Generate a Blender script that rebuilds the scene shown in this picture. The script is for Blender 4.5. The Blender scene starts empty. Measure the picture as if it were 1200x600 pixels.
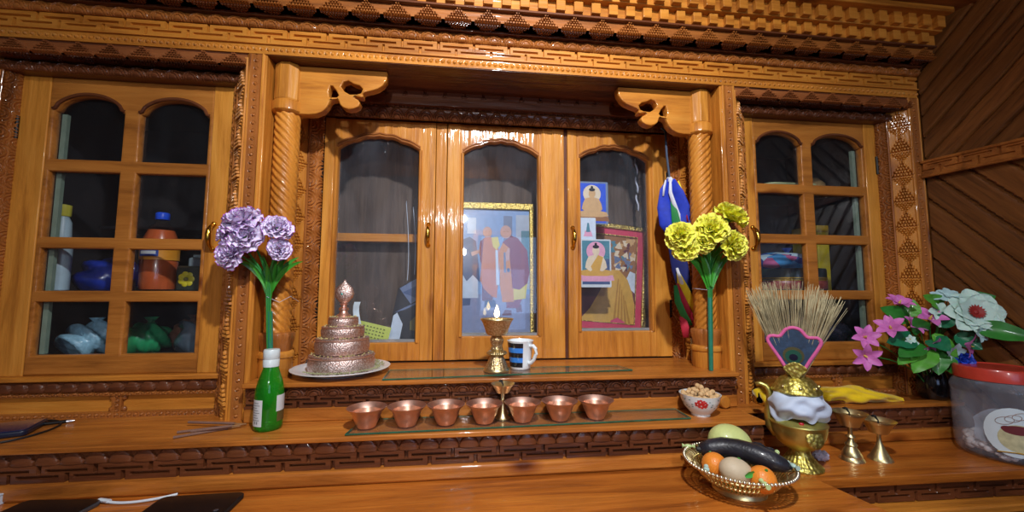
import bpy, math, random
import numpy as np
from mathutils import Vector, Matrix

random.seed(7)
RNG = np.random.default_rng(7)
Z0 = 1.30                      # eye height above the floor; heights below are measured from the eye
PI = math.pi
COL = bpy.context.scene.collection


# ------------------------------------------------------------------ mesh building
class MB:
    def __init__(s):
        s.v, s.f, s.m, s.n = [], [], [], 0

    def add(s, verts, faces, mat=0, M=None):
        verts = np.asarray(verts, float).reshape(-1, 3)
        if M is not None:
            A = np.array(M)
            verts = verts @ A[:3, :3].T + A[:3, 3]
        s.v.append(verts)
        if isinstance(faces, np.ndarray):
            s.f.append(faces + s.n)
            s.m.append(np.full(len(faces), mat))
        else:
            by = {}
            for f in faces:
                by.setdefault(len(f), []).append(f)
            for k, fs in by.items():
                s.f.append(np.array(fs, int) + s.n)
                s.m.append(np.full(len(fs), mat))
        s.n += len(verts)
        return s

    def box(s, x0, x1, y0, y1, z0, z1, mat=0, M=None):
        v = [(x, y, z) for x in (x0, x1) for y in (y0, y1) for z in (z0, z1)]
        f = [(0, 1, 3, 2), (4, 6, 7, 5), (0, 4, 5, 1), (2, 3, 7, 6), (0, 2, 6, 4), (1, 5, 7, 3)]
        return s.add(v, f, mat, M)

    def lathe(s, prof, seg=32, c=(0, 0, 0), mat=0, M=None, rf=None, caps=True, sq=(1, 1)):
        n = len(prof)
        t = np.arange(seg) * 2 * PI / seg
        r = np.array([p[0] for p in prof])[:, None] * np.ones(seg)
        z = np.array([p[1] for p in prof])[:, None] * np.ones(seg)
        if rf is not None:
            r = r * rf(t[None, :] + 0 * r, z)
        v = np.stack([c[0] + r * np.cos(t) * sq[0], c[1] + r * np.sin(t) * sq[1], c[2] + z], -1).reshape(-1, 3)
        i = np.arange(n - 1)[:, None] * seg
        j = np.arange(seg)[None, :]
        k = (j + 1) % seg
        f = np.stack([i + j, i + k, i + seg + k, i + seg + j], -1).reshape(-1, 4)
        s.add(v, f, mat, M)
        if caps:
            b = s.n - n * seg
            for ring, rev in ((0, True), (n - 1, False)):
                if prof[ring][0] > 1e-5:
                    a = np.arange(seg) + b + ring * seg
                    s.f.append(np.array([a[::-1] if rev else a])); s.m.append(np.array([mat]))
        return s

    def tube(s, pts, rad, seg=8, mat=0, M=None, flat=1.0):
        pts = [Vector(p) for p in pts]
        n = len(pts)
        rad = [rad] * n if not hasattr(rad, '__len__') else rad
        up = Vector((0.13, 0.31, 0.94))
        vs = []
        for i, p in enumerate(pts):
            d = (pts[min(i + 1, n - 1)] - pts[max(i - 1, 0)]).normalized()
            a = d.cross(up)
            if a.length < 1e-3:
                a = d.cross(Vector((1, 0, 0)))
            a.normalize()
            b = d.cross(a)
            for q in range(seg):
                t = q * 2 * PI / seg
                vs.append(p + a * (math.cos(t) * rad[i]) + b * (math.sin(t) * rad[i] * flat))
        fs = [(i * seg + q, i * seg + (q + 1) % seg, (i + 1) * seg + (q + 1) % seg, (i + 1) * seg + q)
              for i in range(n - 1) for q in range(seg)]
        fs += [tuple(range(seg))[::-1], tuple((n - 1) * seg + q for q in range(seg))]
        return s.add([tuple(v) for v in vs], fs, mat, M)

    def ball(s, c, r, seg=20, rings=12, mat=0, M=None, fn=None):
        r = (r, r, r) if not hasattr(r, '__len__') else r
        vs, fs = [], []
        for i in range(rings + 1):
            ph = PI * i / rings
            for q in range(seg):
                t = 2 * PI * q / seg
                d = Vector((math.sin(ph) * math.cos(t), math.sin(ph) * math.sin(t), -math.cos(ph)))
                k = fn(d) if fn else 1.0
                vs.append((c[0] + d.x * r[0] * k, c[1] + d.y * r[1] * k, c[2] + d.z * r[2] * k))
        for i in range(rings):
            for q in range(seg):
                fs.append((i * seg + q, i * seg + (q + 1) % seg, (i + 1) * seg + (q + 1) % seg, (i + 1) * seg + q))
        return s.add(vs, fs, mat, M)

    def grid(s, P, mat=0, M=None, matf=None):
        """P: (nu, nv, 3) array of points -> quads"""
        nu, nv = P.shape[:2]
        i = np.arange(nu - 1)[:, None] * nv
        j = np.arange(nv - 1)[None, :]
        f = np.stack([i + j, i + nv + j, i + nv + j + 1, i + j + 1], -1).reshape(-1, 4)
        s.add(P.reshape(-1, 3), f, mat, M)
        if matf is not None:
            s.m[-1] = np.asarray(matf).reshape(-1)
        return s

    def carve(s, O, U, V, N, L, W, h, prof=None, res=.002, m0=0, m1=0, mat=0, back=.006):
        """a carved board: height field h(u, v) standing out along N, closed by a skirt behind"""
        O, U, V, N = (np.array(a, float) for a in (O, U, V, N))
        nu, nv = max(2, int(L / res)), max(4, int(W / res))
        a = np.linspace(0, 1, nu + 1)[:, None] * np.ones(nv + 1)
        v = np.linspace(0, W, nv + 1)[None, :] * np.ones((nu + 1, 1))
        u = m0 * v + a * (L - (m0 + m1) * v)
        H = h(u, v)
        if prof is not None:
            H = H + prof(v)
        P = O + u[..., None] * U + v[..., None] * V + H[..., None] * N
        s.grid(P, mat)
        B = O + u[..., None] * U + v[..., None] * V - back * N
        edge = [P[0, :], P[-1, :], P[:, 0], P[:, -1]]
        bedge = [B[0, :], B[-1, :], B[:, 0], B[:, -1]]
        for e, b in zip(edge, bedge):
            s.grid(np.stack([e, b], 0), mat)
        s.grid(np.array([[B[0, 0], B[0, -1]], [B[-1, 0], B[-1, -1]]]), mat)
        return s

    def plate(s, outline, holes=(), th=.01, bevel=.0, M=None, mat=0, nb=2):
        """flat board cut to an outline (x, y) with holes, thickness along z centred on 0"""
        cu = bpy.data.curves.new('tmp', 'CURVE'); cu.dimensions = '2D'; cu.fill_mode = 'BOTH'
        cu.extrude = max(th / 2 - bevel, 1e-5); cu.bevel_depth = bevel; cu.bevel_resolution = nb
        cu.offset = -bevel
        for loop in [outline] + list(holes):
            sp = cu.splines.new('POLY'); sp.points.add(len(loop) - 1); sp.use_cyclic_u = True
            for p, q in zip(sp.points, loop):
                p.co = (q[0], q[1], 0, 1)
        ob = bpy.data.objects.new('tmp', cu); COL.objects.link(ob)
        dg = bpy.context.evaluated_depsgraph_get()
        me = bpy.data.meshes.new_from_object(ob.evaluated_get(dg))
        v = [tuple(x.co) for x in me.vertices]; f = [tuple(p.vertices) for p in me.polygons]
        bpy.data.objects.remove(ob); bpy.data.curves.remove(cu); bpy.data.meshes.remove(me)
        return s.add(v, f, mat, M)

    def mesh(s, name, mats, smooth=True, off=(0, 0, 0), angle=40):
        v = np.concatenate(s.v) - np.array(off)
        me = bpy.data.meshes.new(name)
        loops = np.concatenate([f.reshape(-1) for f in s.f])
        tot = np.concatenate([np.full(len(f), f.shape[1]) for f in s.f])
        start = np.concatenate([[0], np.cumsum(tot)[:-1]])
        me.vertices.add(len(v)); me.vertices.foreach_set('co', v.reshape(-1).astype(np.float32))
        me.loops.add(len(loops)); me.loops.foreach_set('vertex_index', loops.astype(np.int32))
        me.polygons.add(len(tot))
        me.polygons.foreach_set('loop_start', start.astype(np.int32))
        me.polygons.foreach_set('material_index', np.concatenate(s.m).astype(np.int32))
        me.polygons.foreach_set('use_smooth', np.full(len(tot), bool(smooth)))
        me.update(calc_edges=True)
        me.validate()
        if smooth and angle < 180:
            me.set_sharp_from_angle(angle=math.radians(angle))
        for m in (mats if isinstance(mats, (list, tuple)) else [mats]):
            me.materials.append(m)
        return me


def finish(o, bevel):
    if bevel:
        b = o.modifiers.new('bevel', 'BEVEL'); b.width = bevel; b.segments = 2
        b.limit_method = 'ANGLE'; b.angle_limit = math.radians(40); b.harden_normals = False


def thing(name, label, cat, loc=(0, 0, 0), group=None, rz=0.0):
    o = bpy.data.objects.new(name, None); COL.objects.link(o)
    o.empty_display_size = .02
    o.location = (loc[0], loc[1], loc[2] + Z0); o.rotation_euler = (0, 0, rz)
    o['label'] = label; o['category'] = cat
    if group: o['group'] = group
    return o


def part(name, mb, mats, parent, world=False, smooth=True, bevel=0, label=None, off=None, angle=40, stuff=False):
    """a mesh under parent; world=True: the builder's points are scene points (eye-relative heights)"""
    if off is None:
        off = (0, 0, 0)
        if world:
            r = parent
            off = [0, 0, 0]
            while r is not None:
                off = [a + b for a, b in zip(off, r.location)]; r = r.parent
            off[2] -= Z0
    o = bpy.data.objects.new(name, mb.mesh(name, mats, smooth, off, angle)); COL.objects.link(o)
    o.parent = parent
    finish(o, bevel)
    if label: o['label'] = label
    if stuff: o['kind'] = 'stuff'
    return o


def solo(name, mb, mats, label, cat, loc=(0, 0, 0), group=None, world=False, smooth=True, bevel=0, rz=0, kind=None, angle=40):
    o = bpy.data.objects.new(name, mb.mesh(name, mats, smooth, loc if world else (0, 0, 0), angle)); COL.objects.link(o)
    o.location = (loc[0], loc[1], loc[2] + Z0); o.rotation_euler = (0, 0, rz)
    o['label'] = label; o['category'] = cat
    if group: o['group'] = group
    if kind: o['kind'] = kind
    finish(o, bevel)
    return o


def struct(name, mb, mats, label, cat, smooth=False, bevel=0):
    return solo(name, mb, mats, label, cat, (0, 0, 0), None, True, smooth, bevel, kind='structure')


def dup(root, loc, label, rz=None, group=None):
    r = root.copy(); COL.objects.link(r)
    r.location = (loc[0], loc[1], loc[2] + Z0)
    if rz is not None: r.rotation_euler = (0, 0, rz)
    r['label'] = label
    if group: r['group'] = group
    for ch in list(root.children):
        c = ch.copy(); COL.objects.link(c); c.parent = r
        for g in list(ch.children):
            d = g.copy(); COL.objects.link(d); d.parent = c
    return r


def T(x, y, z): return Matrix.Translation((x, y, z))
def Rx(a): return Matrix.Rotation(a, 4, 'X')
def Ry(a): return Matrix.Rotation(a, 4, 'Y')
def Rz(a): return Matrix.Rotation(a, 4, 'Z')
def S(x, y, z): return Matrix.Diagonal((x, y, z, 1))
XZ = Rx(PI / 2)            # (x, y, 0) -> (x, 0, y): a board cut in x-z, its thickness along y


def aim(d, p=(0, 0, 0), spin=0.0):
    """matrix taking +z to direction d at point p"""
    d = Vector(d).normalized()
    return Matrix.Translation(p) @ d.to_track_quat('Z', 'Y').to_matrix().to_4x4() @ Rz(spin)


# ------------------------------------------------------------------ materials
def lin(r, g, b):
    f = lambda c: (c / 255 / 12.92) if c / 255 <= .04045 else ((c / 255 + .055) / 1.055) ** 2.4
    return (f(r), f(g), f(b), 1)


class NT:
    def __init__(s, name):
        s.m = bpy.data.materials.new(name); s.m.use_nodes = True
        s.t = s.m.node_tree; s.t.nodes.clear()
        s.out = s.n('ShaderNodeOutputMaterial')

    def n(s, typ, **k):
        x = s.t.nodes.new(typ)
        for a, b in k.items():
            if a.startswith('i_'):
                x.inputs[a[2:].replace('_', ' ')].default_value = b
            else:
                setattr(x, a, b)
        return x

    def l(s, a, b): s.t.links.new(a, b)


def ramp(nt, stops):
    r = nt.n('ShaderNodeValToRGB')
    e = r.color_ramp.elements
    while len(e) > 1: e.remove(e[-1])
    e[0].position, e[0].color = stops[0]
    for p, c in stops[1:]:
        x = e.new(p); x.color = c
    return r


def wood(name, c1, c2, c3=None, axis='x', rough=.5, coat=.5, scale=1.0, knots=True, bump=.3):
    nt = NT(name)
    tc = nt.n('ShaderNodeTexCoord'); oi = nt.n('ShaderNodeObjectInfo')
    mul = nt.n('ShaderNodeMath', operation='MULTIPLY'); mul.inputs[1].default_value = 7.3
    nt.l(oi.outputs['Random'], mul.inputs[0])
    add = nt.n('ShaderNodeVectorMath', operation='ADD')
    nt.l(tc.outputs['Object'], add.inputs[0]); nt.l(mul.outputs[0], add.inputs[1])
    sc = {'x': (.09, 1, 1), 'y': (1, .09, 1), 'z': (1, 1, .09)}[axis]
    mp = nt.n('ShaderNodeMapping'); mp.inputs['Scale'].default_value = sc
    nt.l(add.outputs[0], mp.inputs[0])
    n1 = nt.n('ShaderNodeTexNoise', i_Scale=26 * scale, i_Detail=5, i_Roughness=.6, i_Distortion=.8)
    nt.l(mp.outputs[0], n1.inputs['Vector'])
    n2 = nt.n('ShaderNodeTexNoise', i_Scale=190 * scale, i_Detail=3, i_Roughness=.7)
    nt.l(mp.outputs[0], n2.inputs['Vector'])
    n3 = nt.n('ShaderNodeTexNoise', i_Scale=4.0, i_Detail=2)
    nt.l(add.outputs[0], n3.inputs['Vector'])
    r = ramp(nt, [(.28, c2), (.5, c1), (.74, c3 or c1)])
    m1 = nt.n('ShaderNodeMath', operation='MULTIPLY_ADD'); m1.inputs[1].default_value = .22
    nt.l(n2.outputs[0], m1.inputs[0])
    s1 = nt.n('ShaderNodeMath', operation='SUBTRACT'); s1.inputs[1].default_value = .11
    nt.l(n1.outputs[0], s1.inputs[0]); nt.l(s1.outputs[0], m1.inputs[2])
    nt.l(m1.outputs[0], r.inputs[0])
    col = r.outputs[0]
    mx = nt.n('ShaderNodeMix', data_type='RGBA', blend_type='MULTIPLY'); mx.inputs[0].default_value = .55
    r3 = ramp(nt, [(.3, (.55, .5, .46, 1)), (.7, (1.1, 1.08, 1.05, 1))])
    nt.l(n3.outputs[0], r3.inputs[0]); nt.l(col, mx.inputs[6]); nt.l(r3.outputs[0], mx.inputs[7])
    col = mx.outputs[2]
    if knots:
        mk = nt.n('ShaderNodeMapping')
        mk.inputs['Scale'].default_value = {'x': (.55, 1, 1), 'y': (1, .55, 1), 'z': (1, 1, .55)}[axis]
        nt.l(add.outputs[0], mk.inputs[0])
        vo = nt.n('ShaderNodeTexVoronoi', i_Scale=6.0); nt.l(mk.outputs[0], vo.inputs['Vector'])
        rk = ramp(nt, [(.06, (.2, .11, .07, 1)), (.11, (.6, .48, .4, 1)), (.18, (1, 1, 1, 1))])
        nt.l(vo.outputs['Distance'], rk.inputs[0])
        mk2 = nt.n('ShaderNodeMix', data_type='RGBA', blend_type='MULTIPLY'); mk2.inputs[0].default_value = 1
        nt.l(col, mk2.inputs[6]); nt.l(rk.outputs[0], mk2.inputs[7]); col = mk2.outputs[2]
    p = nt.n('ShaderNodeBsdfPrincipled')
    p.inputs['Roughness'].default_value = rough
    p.inputs['Coat Weight'].default_value = coat * .75; p.inputs['Coat Roughness'].default_value = .09; p.inputs['Specular IOR Level'].default_value = .25
    nt.l(col, p.inputs['Base Color'])
    if bump:
        n4 = nt.n('ShaderNodeTexNoise', i_Scale=60, i_Detail=3)
        nt.l(mp.outputs[0], n4.inputs['Vector'])
        b = nt.n('ShaderNodeBump'); b.inputs['Strength'].default_value = bump; b.inputs['Distance'].default_value = .01
        nt.l(n4.outputs[0], b.inputs['Height']); nt.l(b.outputs[0], p.inputs['Normal'])
        nt.l(b.outputs[0], p.inputs['Coat Normal'])
    nt.l(p.outputs[0], nt.out.inputs[0])
    return nt.m


def plain(name, rgb, rough=.5, metal=0, var=.12, scale=30, coat=0, bump=0, trans=0, sheen=0, bscale=200, sub=0):
    nt = NT(name)
    c = lin(*rgb)
    tc = nt.n('ShaderNodeTexCoord')
    n = nt.n('ShaderNodeTexNoise', i_Scale=scale, i_Detail=4); nt.l(tc.outputs['Object'], n.inputs['Vector'])
    lo = tuple(x * (1 - var) for x in c[:3]) + (1,); hi = tuple(min(1, x * (1 + var)) for x in c[:3]) + (1,)
    r = ramp(nt, [(.3, lo), (.7, hi)]); nt.l(n.outputs[0], r.inputs[0])
    p = nt.n('ShaderNodeBsdfPrincipled'); nt.l(r.outputs[0], p.inputs['Base Color'])
    p.inputs['Roughness'].default_value = rough; p.inputs['Metallic'].default_value = metal
    p.inputs['Coat Weight'].default_value = coat; p.inputs['Coat Roughness'].default_value = .1
    p.inputs['Transmission Weight'].default_value = trans
    p.inputs['Sheen Weight'].default_value = sheen
    if sub:
        p.inputs['Subsurface Weight'].default_value = sub; p.inputs['Subsurface Scale'].default_value = .004
    if bump:
        n4 = nt.n('ShaderNodeTexNoise', i_Scale=bscale, i_Detail=3); nt.l(tc.outputs['Object'], n4.inputs['Vector'])
        b = nt.n('ShaderNodeBump'); b.inputs['Strength'].default_value = bump; b.inputs['Distance'].default_value = .002
        nt.l(n4.outputs[0], b.inputs['Height']); nt.l(b.outputs[0], p.inputs['Normal'])
    nt.l(p.outputs[0], nt.out.inputs[0])
    return nt.m


def embossed(name, rgb, rgb2, rough=.3, scale=90, strength=.6):
    """chased metal: voronoi relief"""
    nt = NT(name)
    tc = nt.n('ShaderNodeTexCoord')
    v = nt.n('ShaderNodeTexVoronoi', i_Scale=scale); nt.l(tc.outputs['Object'], v.inputs['Vector'])
    r = ramp(nt, [(.15, lin(*rgb)), (.6, lin(*rgb2))]); nt.l(v.outputs['Distance'], r.inputs[0])
    p = nt.n('ShaderNodeBsdfPrincipled'); p.inputs['Metallic'].default_value = 1; p.inputs['Roughness'].default_value = rough
    nt.l(r.outputs[0], p.inputs['Base Color'])
    b = nt.n('ShaderNodeBump', invert=True); b.inputs['Strength'].default_value = strength; b.inputs['Distance'].default_value = .003
    nt.l(v.outputs['Distance'], b.inputs['Height']); nt.l(b.outputs[0], p.inputs['Normal'])
    nt.l(p.outputs[0], nt.out.inputs[0])
    return nt.m


def clear(name, tint=(.96, .98, .97), ior=1.5, dust=.0, haze_col=(.6, .7, .85), rough=.02):
    nt = NT(name)
    t = nt.n('ShaderNodeBsdfTransparent'); t.inputs[0].default_value = (*tint, 1)
    g = nt.n('ShaderNodeBsdfGlossy'); g.inputs['Roughness'].default_value = rough
    fr = nt.n('ShaderNodeFresnel'); ge = nt.n('ShaderNodeNewGeometry')
    mi = nt.n('ShaderNodeMapRange'); mi.inputs[3].default_value = ior; mi.inputs[4].default_value = 1 / ior
    nt.l(ge.outputs['Backfacing'], mi.inputs[0]); nt.l(mi.outputs[0], fr.inputs[0])
    base = t.outputs[0]
    if dust:
        d = nt.n('ShaderNodeBsdfDiffuse'); d.inputs[0].default_value = (*haze_col, 1)
        tc = nt.n('ShaderNodeTexCoord')
        mp = nt.n('ShaderNodeMapping'); mp.inputs['Scale'].default_value = (1, 1, .35)
        nt.l(tc.outputs['Object'], mp.inputs[0])
        n = nt.n('ShaderNodeTexNoise', i_Scale=9, i_Detail=5, i_Distortion=1.2); nt.l(mp.outputs[0], n.inputs['Vector'])
        rr = nt.n('ShaderNodeMapRange'); rr.inputs[1].default_value = .35; rr.inputs[2].default_value = .75
        rr.inputs[3].default_value = dust * .4; rr.inputs[4].default_value = dust * 1.6
        nt.l(n.outputs[0], rr.inputs[0])
        md = nt.n('ShaderNodeMixShader'); nt.l(rr.outputs[0], md.inputs[0]); nt.l(base, md.inputs[1]); nt.l(d.outputs[0], md.inputs[2])
        base = md.outputs[0]
    m = nt.n('ShaderNodeMixShader'); nt.l(fr.outputs[0], m.inputs[0]); nt.l(base, m.inputs[1]); nt.l(g.outputs[0], m.inputs[2])
    nt.l(m.outputs[0], nt.out.inputs[0])
    return nt.m


def glow(name, rgb, strength):
    nt = NT(name)
    e = nt.n('ShaderNodeEmission'); e.inputs[0].default_value = (*rgb, 1); e.inputs[1].default_value = strength
    tc = nt.n('ShaderNodeTexCoord'); n = nt.n('ShaderNodeTexNoise', i_Scale=80); nt.l(tc.outputs['Object'], n.inputs['Vector'])
    r = ramp(nt, [(0, (*[x * .8 for x in rgb], 1)), (1, (*rgb, 1))]); nt.l(n.outputs[0], r.inputs[0]); nt.l(r.outputs[0], e.inputs[0])
    nt.l(e.outputs[0], nt.out.inputs[0])
    return nt.m


PINE = lin(200, 129, 46); PINE2 = lin(154, 90, 28); PINE3 = lin(216, 149, 62)
DARK = lin(100, 54, 29); DARK2 = lin(58, 28, 16); DARK3 = lin(118, 68, 36)
pine_x = wood('varnished_pine_along', PINE, PINE2, PINE3, 'x')
pine_z = wood('varnished_pine_upright', PINE, PINE2, PINE3, 'z')
pale_z = wood('honey_pine_upright', lin(208, 139, 52), lin(164, 101, 32), lin(222, 157, 68), 'z')
pine_y = wood('varnished_pine_deep', PINE, PINE2, PINE3, 'y')
dark_x = wood('brown_stain_along', DARK, DARK2, DARK3, 'x', knots=False, coat=.6)
dark_z = wood('brown_stain_upright', DARK, DARK2, DARK3, 'z', knots=False, coat=.6)
umber_x = wood('umber_stain_along', lin(142, 82, 42), lin(98, 52, 26), lin(160, 98, 54), 'x', knots=False, coat=.6)
brown_x = wood('brown_pine_along', lin(172, 108, 42), lin(130, 77, 27), lin(188, 124, 54), 'x')
carve_x = wood('carved_pine_along', lin(164, 98, 42), lin(114, 64, 26), lin(184, 116, 52), 'x', knots=False, coat=.6)
carve_z = wood('carved_pine_upright', lin(164, 98, 42), lin(114, 64, 26), lin(184, 116, 52), 'z', knots=False, coat=.6)
top_x = wood('table_pine', lin(184, 105, 35), lin(132, 69, 20), lin(202, 125, 47), 'x', rough=.45, coat=.7)
shelf_x = wood('shelf_pine', lin(184, 111, 42), lin(136, 77, 26), lin(200, 129, 54), 'x', rough=.45, coat=.6)
inner_z = wood('grey_plywood', lin(98, 84, 76), lin(72, 61, 56), lin(110, 96, 88), 'z', rough=.75, coat=0, knots=False)
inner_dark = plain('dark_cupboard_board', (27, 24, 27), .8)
ceil_m = wood('ceiling_boards', lin(150, 92, 40), lin(110, 62, 24), lin(168, 108, 52), 'x', coat=.2)
floor_m = wood('floor_boards', lin(120, 78, 44), lin(84, 50, 26), lin(138, 92, 54), 'y', coat=.2)
plaster = plain('wall_paint', (130, 122, 116), .8)

pane = clear('cabinet_pane', (.97, .98, .99), 1.45, dust=.005)
pane_c = clear('hazy_pane', (.97, .98, .99), 1.5, dust=.022)  # bluish diffuse haze painted into the glass in place of reflected daylight
sheet_glass = clear('sheet_glass', (.97, .985, .978), 1.5, dust=.02)
glass_edge = plain('green_glass_edge', (38, 92, 70), .15, var=.3, coat=.6)
copper = plain('brushed_copper', (232, 190, 172), .42, 1, var=.1, scale=60)
copper_in = plain('copper_inside', (236, 190, 164), .38, 1, var=.1)
brass = plain('polished_brass', (220, 206, 156), .36, 1, var=.1)
gold = embossed('chased_gold_brass', (222, 212, 128), (178, 164, 80), .46, 120, .5)
gold_s = plain('smooth_gold_brass', (216, 208, 122), .42, 1, var=.1)
gilt = embossed('gilt_moulding', (228, 210, 130), (186, 158, 84), .45, 160, .6)
chased = embossed('chased_copper_silver', (236, 224, 220), (200, 170, 160), .5, 260, .45)
chased_b = embossed('chased_brass', (238, 222, 186), (196, 166, 116), .45, 240, .45)
white_c = plain('white_china', (232, 240, 244), .18, coat=.5, var=.03)
black_g = plain('gloss_black', (9, 9, 12), .38, coat=.15, var=.2)
black_m = plain('matt_black', (16, 15, 17), .6)
iron = plain('black_iron', (22, 20, 20), .45, .5)
brass_h = plain('handle_brass', (214, 170, 70), .24, 1)
flame_m = glow('flame', (1.0, .78, .36), 14)

# ------------------------------------------------------------------ carving patterns
def h_beads(p, r, vc):
    def f(u, v):
        d = np.sqrt(((u % p) - p / 2) ** 2 + (v - vc) ** 2)
        return np.where(d < r, np.sqrt(np.maximum(r * r - d * d, 0)) * .9, 0) - np.where((d >= r) & (d < r * 1.45), .0014, 0)
    return f


def h_fret(P, W, d=.007, g=.0031):
    def f(u, v):
        a = (u % P) / P; b = ((u + P / 2) % P) / P
        gw = g / P
        m = ((a < gw) | (a > 1 - gw)) & (v > .46 * W)
        m |= ((b < gw) | (b > 1 - gw)) & (v < .54 * W)
        m |= (abs(v - .68 * W) < g * .75) & (a > .13) & (a < .84)
        m |= (abs(v - .33 * W) < g * .75) & (b > .13) & (b < .84)
        return -d * m
    return f


def h_scallop(P, W, h=.004):
    def f(u, v):
        R = P / 2
        r = np.sqrt(((u % P) - R) ** 2 + (v * R / W * 1.02) ** 2) / R
        k = h * np.sqrt(np.maximum(1 - r * r, 0))
        k = k - .0034 * ((abs(r - .45) < .07) | (abs(r - .76) < .06))
        return np.where(r < 1, k, -.003)
    return f


def h_dome(P, W, h=.009):
    def f(u, v):
        R = P / 2
        r = np.sqrt((((u % P) - R) * 1.04) ** 2 + (v * R / W * 1.02) ** 2) / R
        return np.where(r < 1, h * np.maximum(1 - r ** 2.4, 0) ** .6, -.004)
    return f


def h_serp(P, W, d=.0028):
    def f(u, v):
        a = (u % P) - P / 2
        b = ((u + P / 2) % P) - P / 2
        ra = np.sqrt((a * 1.0) ** 2 + v ** 2); rb = np.sqrt(b ** 2 + (W - v) ** 2)
        r = np.minimum(ra, rb)
        lam = P * .155
        return d * np.cos(2 * PI * r / lam)
    return f


def bricks(w, row, rowh, halfw, bw):
    x = w + (row % 2) * bw / 2
    fx = (x % bw) / bw
    return (abs(w) < halfw) & (fx > .26)


def h_diamond(P, H, n=5, h=.010):
    """half diamond of stepped bricks, widest at v = 0, point at v = H; repeats along u"""
    def f(u, v):
        w = (u % P) - P / 2
        rh = H / n
        row = np.floor(v / rh).clip(0, n - 1)
        hw = P * .46 * (n - row - .25) / n
        bw = P * .92 / (2 * n)
        inside = abs(w) < hw
        br = bricks(w, row, rh, hw, bw) & ((v / rh - row) > .27)
        return np.where(br, h, np.where(inside, -.003, 0))
    return f


def h_jamb(P, W, n=5, h=.006):
    """whole diamonds of bricks stacked along u (upright), across v"""
    def f(u, v):
        q = (u % P) / P
        w = v - W / 2
        up = q > .4
        rown = np.where(up, np.floor((q - .4) / .6 * n), np.floor((.4 - q) / .4 * n)).clip(0, n - 1)
        fr = np.where(up, (q - .4) / .6 * n, (.4 - q) / .4 * n) - rown
        hw = W * .46 * (n - rown - .2) / n
        bw = W * .92 / (2 * n) * 1.3
        x = w + (rown % 2) * bw / 2
        br = (abs(w) < hw) & ((x % bw) / bw > .24) & (fr > .27)
        return np.where(br, np.where(up, h, h * .6), np.where(abs(w) < hw, -.002, 0))
    return f


def bulge(W, b):
    return lambda v: b * np.sqrt(np.maximum(0, 1 - (2 * v / W - 1) ** 2))


# ------------------------------------------------------------------ camera
cam = bpy.data.cameras.new('camera'); cam.sensor_width = 36; cam.lens = 36 * 470 / 1200
cam.clip_start = .02
co = bpy.data.objects.new('camera', cam); COL.objects.link(co)
yaw, pit, rol = 0.119, 0.083, 0.003
co.location = (0, -1.1, Z0)
fwd = Vector((math.sin(yaw) * math.cos(pit), math.cos(yaw) * math.cos(pit), math.sin(pit)))
rt = Vector((math.cos(yaw), -math.sin(yaw), 0)); up = rt.cross(fwd)
r2 = rt * math.cos(rol) + up * math.sin(rol); u2 = -rt * math.sin(rol) + up * math.cos(rol)
Mx = Matrix((r2, u2, -fwd)).transposed().to_4x4()
co.matrix_world = Matrix.Translation(co.location) @ Mx
bpy.context.scene.camera = co

zA, zB, zC = -.327, -.231, -.43
XL, XR = -1.28, 1.468           # ends of the cabinet run
CEIL = .86

# ------------------------------------------------------------------ setting
mb = MB(); mb.box(-1.34, 2.3, -3.2, .7, -1.36, -1.30)
struct('floor', mb, floor_m, 'wooden floor under the altar', 'floor')
HIGH = 1.32
mb = MB(); mb.box(-1.34, 2.3, -.172, .7, CEIL, HIGH + .05); mb.box(-1.34, 2.3, -3.2, -.16, HIGH, HIGH + .05)
struct('ceiling', mb, ceil_m, 'brown wooden ceiling above the carved cornice', 'ceiling')
mb = MB(); mb.box(-1.34, 2.3, .56, .62, -1.30, CEIL)
struct('wall_back', mb, plaster, 'wall behind the altar cabinets', 'wall')
mb = MB(); mb.box(-1.40, -1.34, -3.2, .62, -1.30, HIGH)
struct('wall_left', mb, plaster, 'plain wall at the left end of the altar', 'wall')
mb = MB(); mb.box(-1.34, .1, -3.2, -3.14, -1.30, HIGH); mb.box(1.3, 2.3, -3.2, -3.14, -1.30, HIGH)
mb.box(.1, 1.3, -3.2, -3.14, -1.30, -.35); mb.box(.1, 1.3, -3.2, -3.14, .7, HIGH)
struct('wall_front', mb, plaster, 'wall opposite the altar, with an added window', 'wall')
mb = MB(); mb.plate([(.1, -.35), (1.3, -.35), (1.3, .7), (.1, .7)],
                    [[(.16, -.29), (.68, -.29), (.68, .64), (.16, .64)], [(.72, -.29), (1.24, -.29), (1.24, .64), (.72, .64)]],
                    .05, .004, T(0, -3.17, 0) @ XZ)
w_ = struct('added_window', mb, pine_z, 'unseen window added opposite the altar for its reflection', 'window')  # unseen window put in as a bluish reflection source
part('glass_pane', MB().box(.15, 1.25, -3.172, -3.168, -.3, .65), pane, w_, world=True)

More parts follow.
